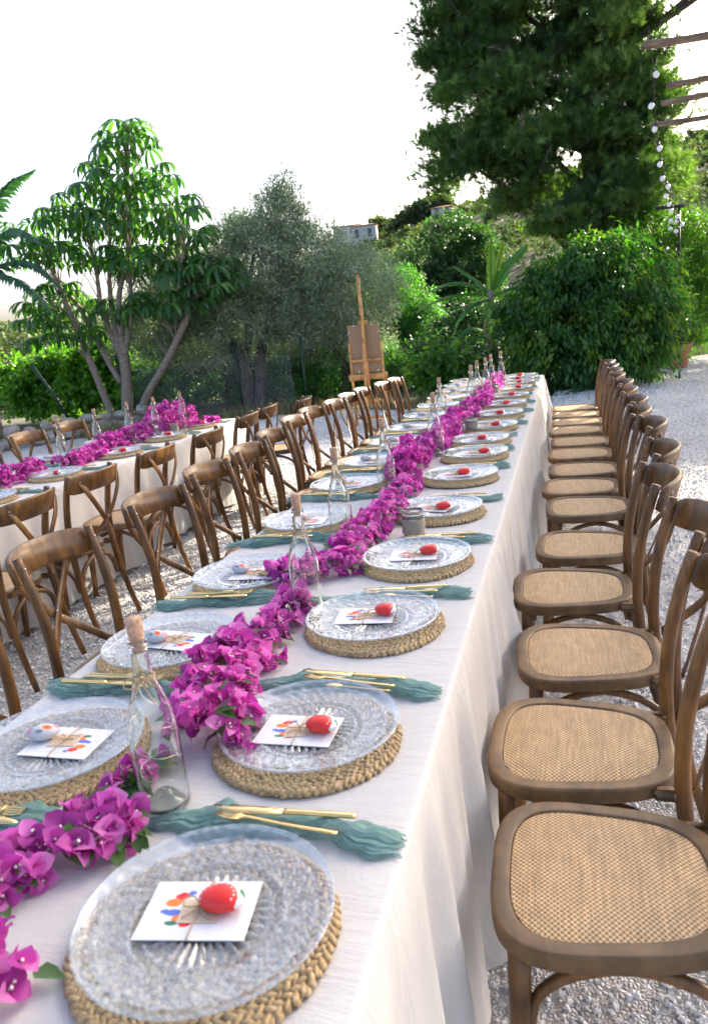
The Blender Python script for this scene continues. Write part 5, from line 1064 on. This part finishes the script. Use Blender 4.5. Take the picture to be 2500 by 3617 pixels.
# ---- fallen petals on the gravel
fm = with_rnd(G().add(*bract()).mesh('fallen_petal', M['bract']), [.4]*15)
for x, y, l_ in ((1.02, 2.35, 'under the fourth right-hand chair'), (-1.55, 1.62, 'between the chairs at the lower left'), (1.25, 5.2, 'right of the right-hand chair backs')): tag(ob('fallen_petal', fm, None, (x, y, .012), (0, .1, rnd.uniform(0, 6))), 'fallen magenta petal on the gravel '+l_, 'petal', 'fallen petals')

# ================================================================ THE WOODED HILL
def hilltree_blobs(x, y, r, h, q):
    z = float(hill_z(x, y)); return [(x+q.uniform(-.5, .5)*r, y+q.uniform(-.5, .5)*r, z+h*q.uniform(.45, .95), r*q.uniform(.5, .9), r*q.uniform(.5, .9), r*q.uniform(.35, .6)) for _ in range(4)]
def wood_():
    q = random.Random(4); bl = []
    for _ in range(4600):
        y = 34+390*q.random()**1.0; x = q.uniform(-.95, .62)*y+q.uniform(-3, 3); r = q.uniform(1.6, 3.4)*(.6+.4*min(1, y/120)); bl += hilltree_blobs(x, y, r, r*1.2, q)
    P, D, j, qq = crown_points(bl, 260000, 18000, .5, (.55, 1.02), 41, .5); n = len(P); d = norm(D*.5+qq.normal(size=(n, 3))*.7); dist = np.hypot(P[:, 0], P[:, 1])
    Mx = frames(d, .0050*dist*qq.uniform(.7, 1.3, n), up=D+qq.normal(size=(n, 3))*.3); Mx = Mx*np.array([1, .6, 1])[None, None]; P = P+qq.normal(size=(n, 3))*(.0016*dist)[:, None]
    V, F = inst(DIA_V, DIA_F, Mx, P-Mx[:, :, 0]*.5); ct = qq.random(18000); big = np.clip(.5+.5*np.sin(P[:, 0]*.12)*np.sin(P[:, 1]*.08+P[:, 0]*.04), 0, 1); a = np.clip(.35*ct[j]+.25*qq.random(n)+.4*big, 0, 1)
    tag(ob('hillside_wood', fastmesh('hillside_wood', V, F, LM['hill'], False, np.repeat(a, 5))), 'pine wood covering the hillside behind the garden', 'wood', kind='stuff')
wood_()
def hilltree(name, label, x, y, lobes, n, seed, mat='hill', size=.006):
    z = float(hill_z(x, y)); d = math.hypot(x, y); s = size*d
    tree(name, label, 'tree', (x, y, z), limbs([([(0, 0, -.5), (0, 0, 1.5), (0, 0, 3)], [.3, .25, .1])], M['bark_d'], 6), leaves(lobes, n, max(40, n//30), s*.7, s, s*.6, LM[mat], seed, .1, .6, .7, 'crown', (.5, 1.02)), 'single trees on the hill')
def on_ray(px, py, Y):
    """where the line of sight through that point of the photograph meets the plane Y"""
    d = _f*FPX+_r*(px-1250)+_u*(1808.5-py); return CAM+d*((Y-CAM[1])/d[1])
KD = 2500/1596
a_ = on_ray(853*KD, 505*KD, 350); hilltree('ridge_pine', 'tall dark pine alone on the ridge beside the white villa', a_[0], 350, [(0, 0, 6, 3.6, 3, 4.2), (-.6, 0, 2.5, 3.4, 3, 2.4), (1, 0, 8.5, 2.2, 2, 2.2)], 3000, 51, 'hill')
for i, (px, hh) in enumerate(((871, 9), (881, 6))):
    a_ = on_ray(px*KD, 500*KD, 350); hilltree('cypress', ['slender dark cypress right of the ridge pine', 'shorter slender cypress at the end of the ridge'][i], a_[0], 350, [(0, 0, hh*.5, .9, .9, hh*.5), (0, 0, hh*.85, .5, .5, hh*.25)], 900, 53+i, 'dark', .004)
for i, (px, k) in enumerate(((905, 1.3), (940, 1.7), (975, 1.9))):
    a_ = on_ray(px*KD, 470*KD, 330); hilltree('ridge_pine', ['dark ridge pine left of the upper house', 'broad dark ridge pine beside the upper house', 'high dark pine under the big pine crown'][i], a_[0], 330, [(0, 0, 4*k, 3.4*k, 3, 2.6*k), (1.8*k, 0, 5.5*k, 2.6*k, 3, 2.2*k), (-2*k, 0, 3*k, 2.4*k, 3, 1.9*k)], 2600, 60+i, 'hill')
for i, (px, py, y, k) in enumerate(((790, 585, 150, 1.0), (815, 610, 125, 1.0), (770, 620, 120, .85), (850, 590, 150, .95))):
    a_ = on_ray(px*KD, py*KD, y); hilltree('hill_pine', ['golden green domed pine high in the valley', 'broad domed pine in the middle of the valley', 'darker domed pine at the left of the valley', 'domed pine right of the golden one'][i], a_[0], y, [(0, 0, 4.5*k, 3.6*k, 3, 2.0*k), (-2.4*k, 0, 3.2*k, 2.8*k, 3, 1.8*k), (2.5*k, 0, 3.4*k, 2.7*k, 3, 1.8*k)], 3600, 70+i, 'hill', .006)
for i, (px, py, y, k) in enumerate(((40, 745, 46, .8), (120, 752, 42, .75), (215, 742, 50, .8), (290, 735, 44, .7), (-15, 735, 52, .9), (380, 690, 48, .8))):
    a_ = on_ray(px*KD, py*KD, y); z0_ = float(hill_z(a_[0], y)); h_ = a_[2]-z0_; hilltree('valley_pine', f'dark pine in the valley far left, {["left of the palm fronds", "above the bright shrub", "behind the umbrella tree stems", "between umbrella tree and olive", "at the left picture edge", "hidden behind the olive crown"][i]}', a_[0], y, [(0, 0, h_-1.4, 2.6*k, 2.4, 1.4), (-2.0*k, 0, h_-2.6, 2.4*k, 2.4, 1.6), (2.2*k, 0, h_-2.4, 2.3*k, 2.4, 1.6), (0, 0, h_-4.2, 3.2*k, 2.6, 2.0)], 3600, 80+i, 'hill', .006)
def villa(name, label, x, y, z, w_, d_, h, rz, rows, hip=True):
    t = thing(name, label, 'house', (x, y, z), (0, 0, rz), group='houses on the hill')
    ob('wall', G().add(*box((0, 0, h/2-1), (w_, d_, h+2), .05)).mesh('wall', M['wall_w'], False), t)
    a, b, e = w_/2+.5, d_/2+.5, .9; V = [(-a, -b, h), (a, -b, h), (a, b, h), (-a, b, h), (-a*.45, 0, h+e), (a*.45, 0, h+e), (-a, -b, h+.2), (a, -b, h+.2), (a, b, h+.2), (-a, b, h+.2)]
    ob('roof', G().add(V, [(0, 3, 2, 1), (0, 1, 7, 6), (1, 2, 8, 7), (2, 3, 9, 8), (3, 0, 6, 9), (6, 7, 5, 4), (8, 9, 4, 5), (7, 8, 5), (9, 6, 4)]).mesh('roof', M['roof'], False), t)
    for (wx, wz, ww, wh) in rows:
        f = ob('window', G().add(*box((wx, -d_/2-.02, wz), (ww+.25, .10, wh+.25), .02)).mesh('window', M['wall_w'], False), t); ob('pane', G().add(*box((wx, -d_/2-.09, wz), (ww, .06, wh), .01)).mesh('pane', M['pane'], False), f)
for lab, px, py, Y_, sz, rz, wins in (('white flat-roofed villa on the ridge above the olive', 785, 520, 350, (12, 10, 6.5), .1, [(-3, 4, 1.8, 1.8), (2.4, 4, 1.8, 1.8)]), ('smaller white house with gabled roof below the ridge pine', 822, 518, 330, (10, 9, 5.5), .15, [(-3, 2.6, 1.6, 3.2), (2.4, 2.6, 1.6, 3.2)]), ('pale house half hidden under the big pine crown', 1000, 480, 320, (8, 7, 7), -.1, [(-2, 6, 1.6, 1.8), (2, 6, 1.6, 1.8)])):
    a_ = on_ray(px*KD, py*KD, Y_); villa('villa', lab, a_[0], Y_, a_[2]-sz[2]*.75, *sz, rz, wins)
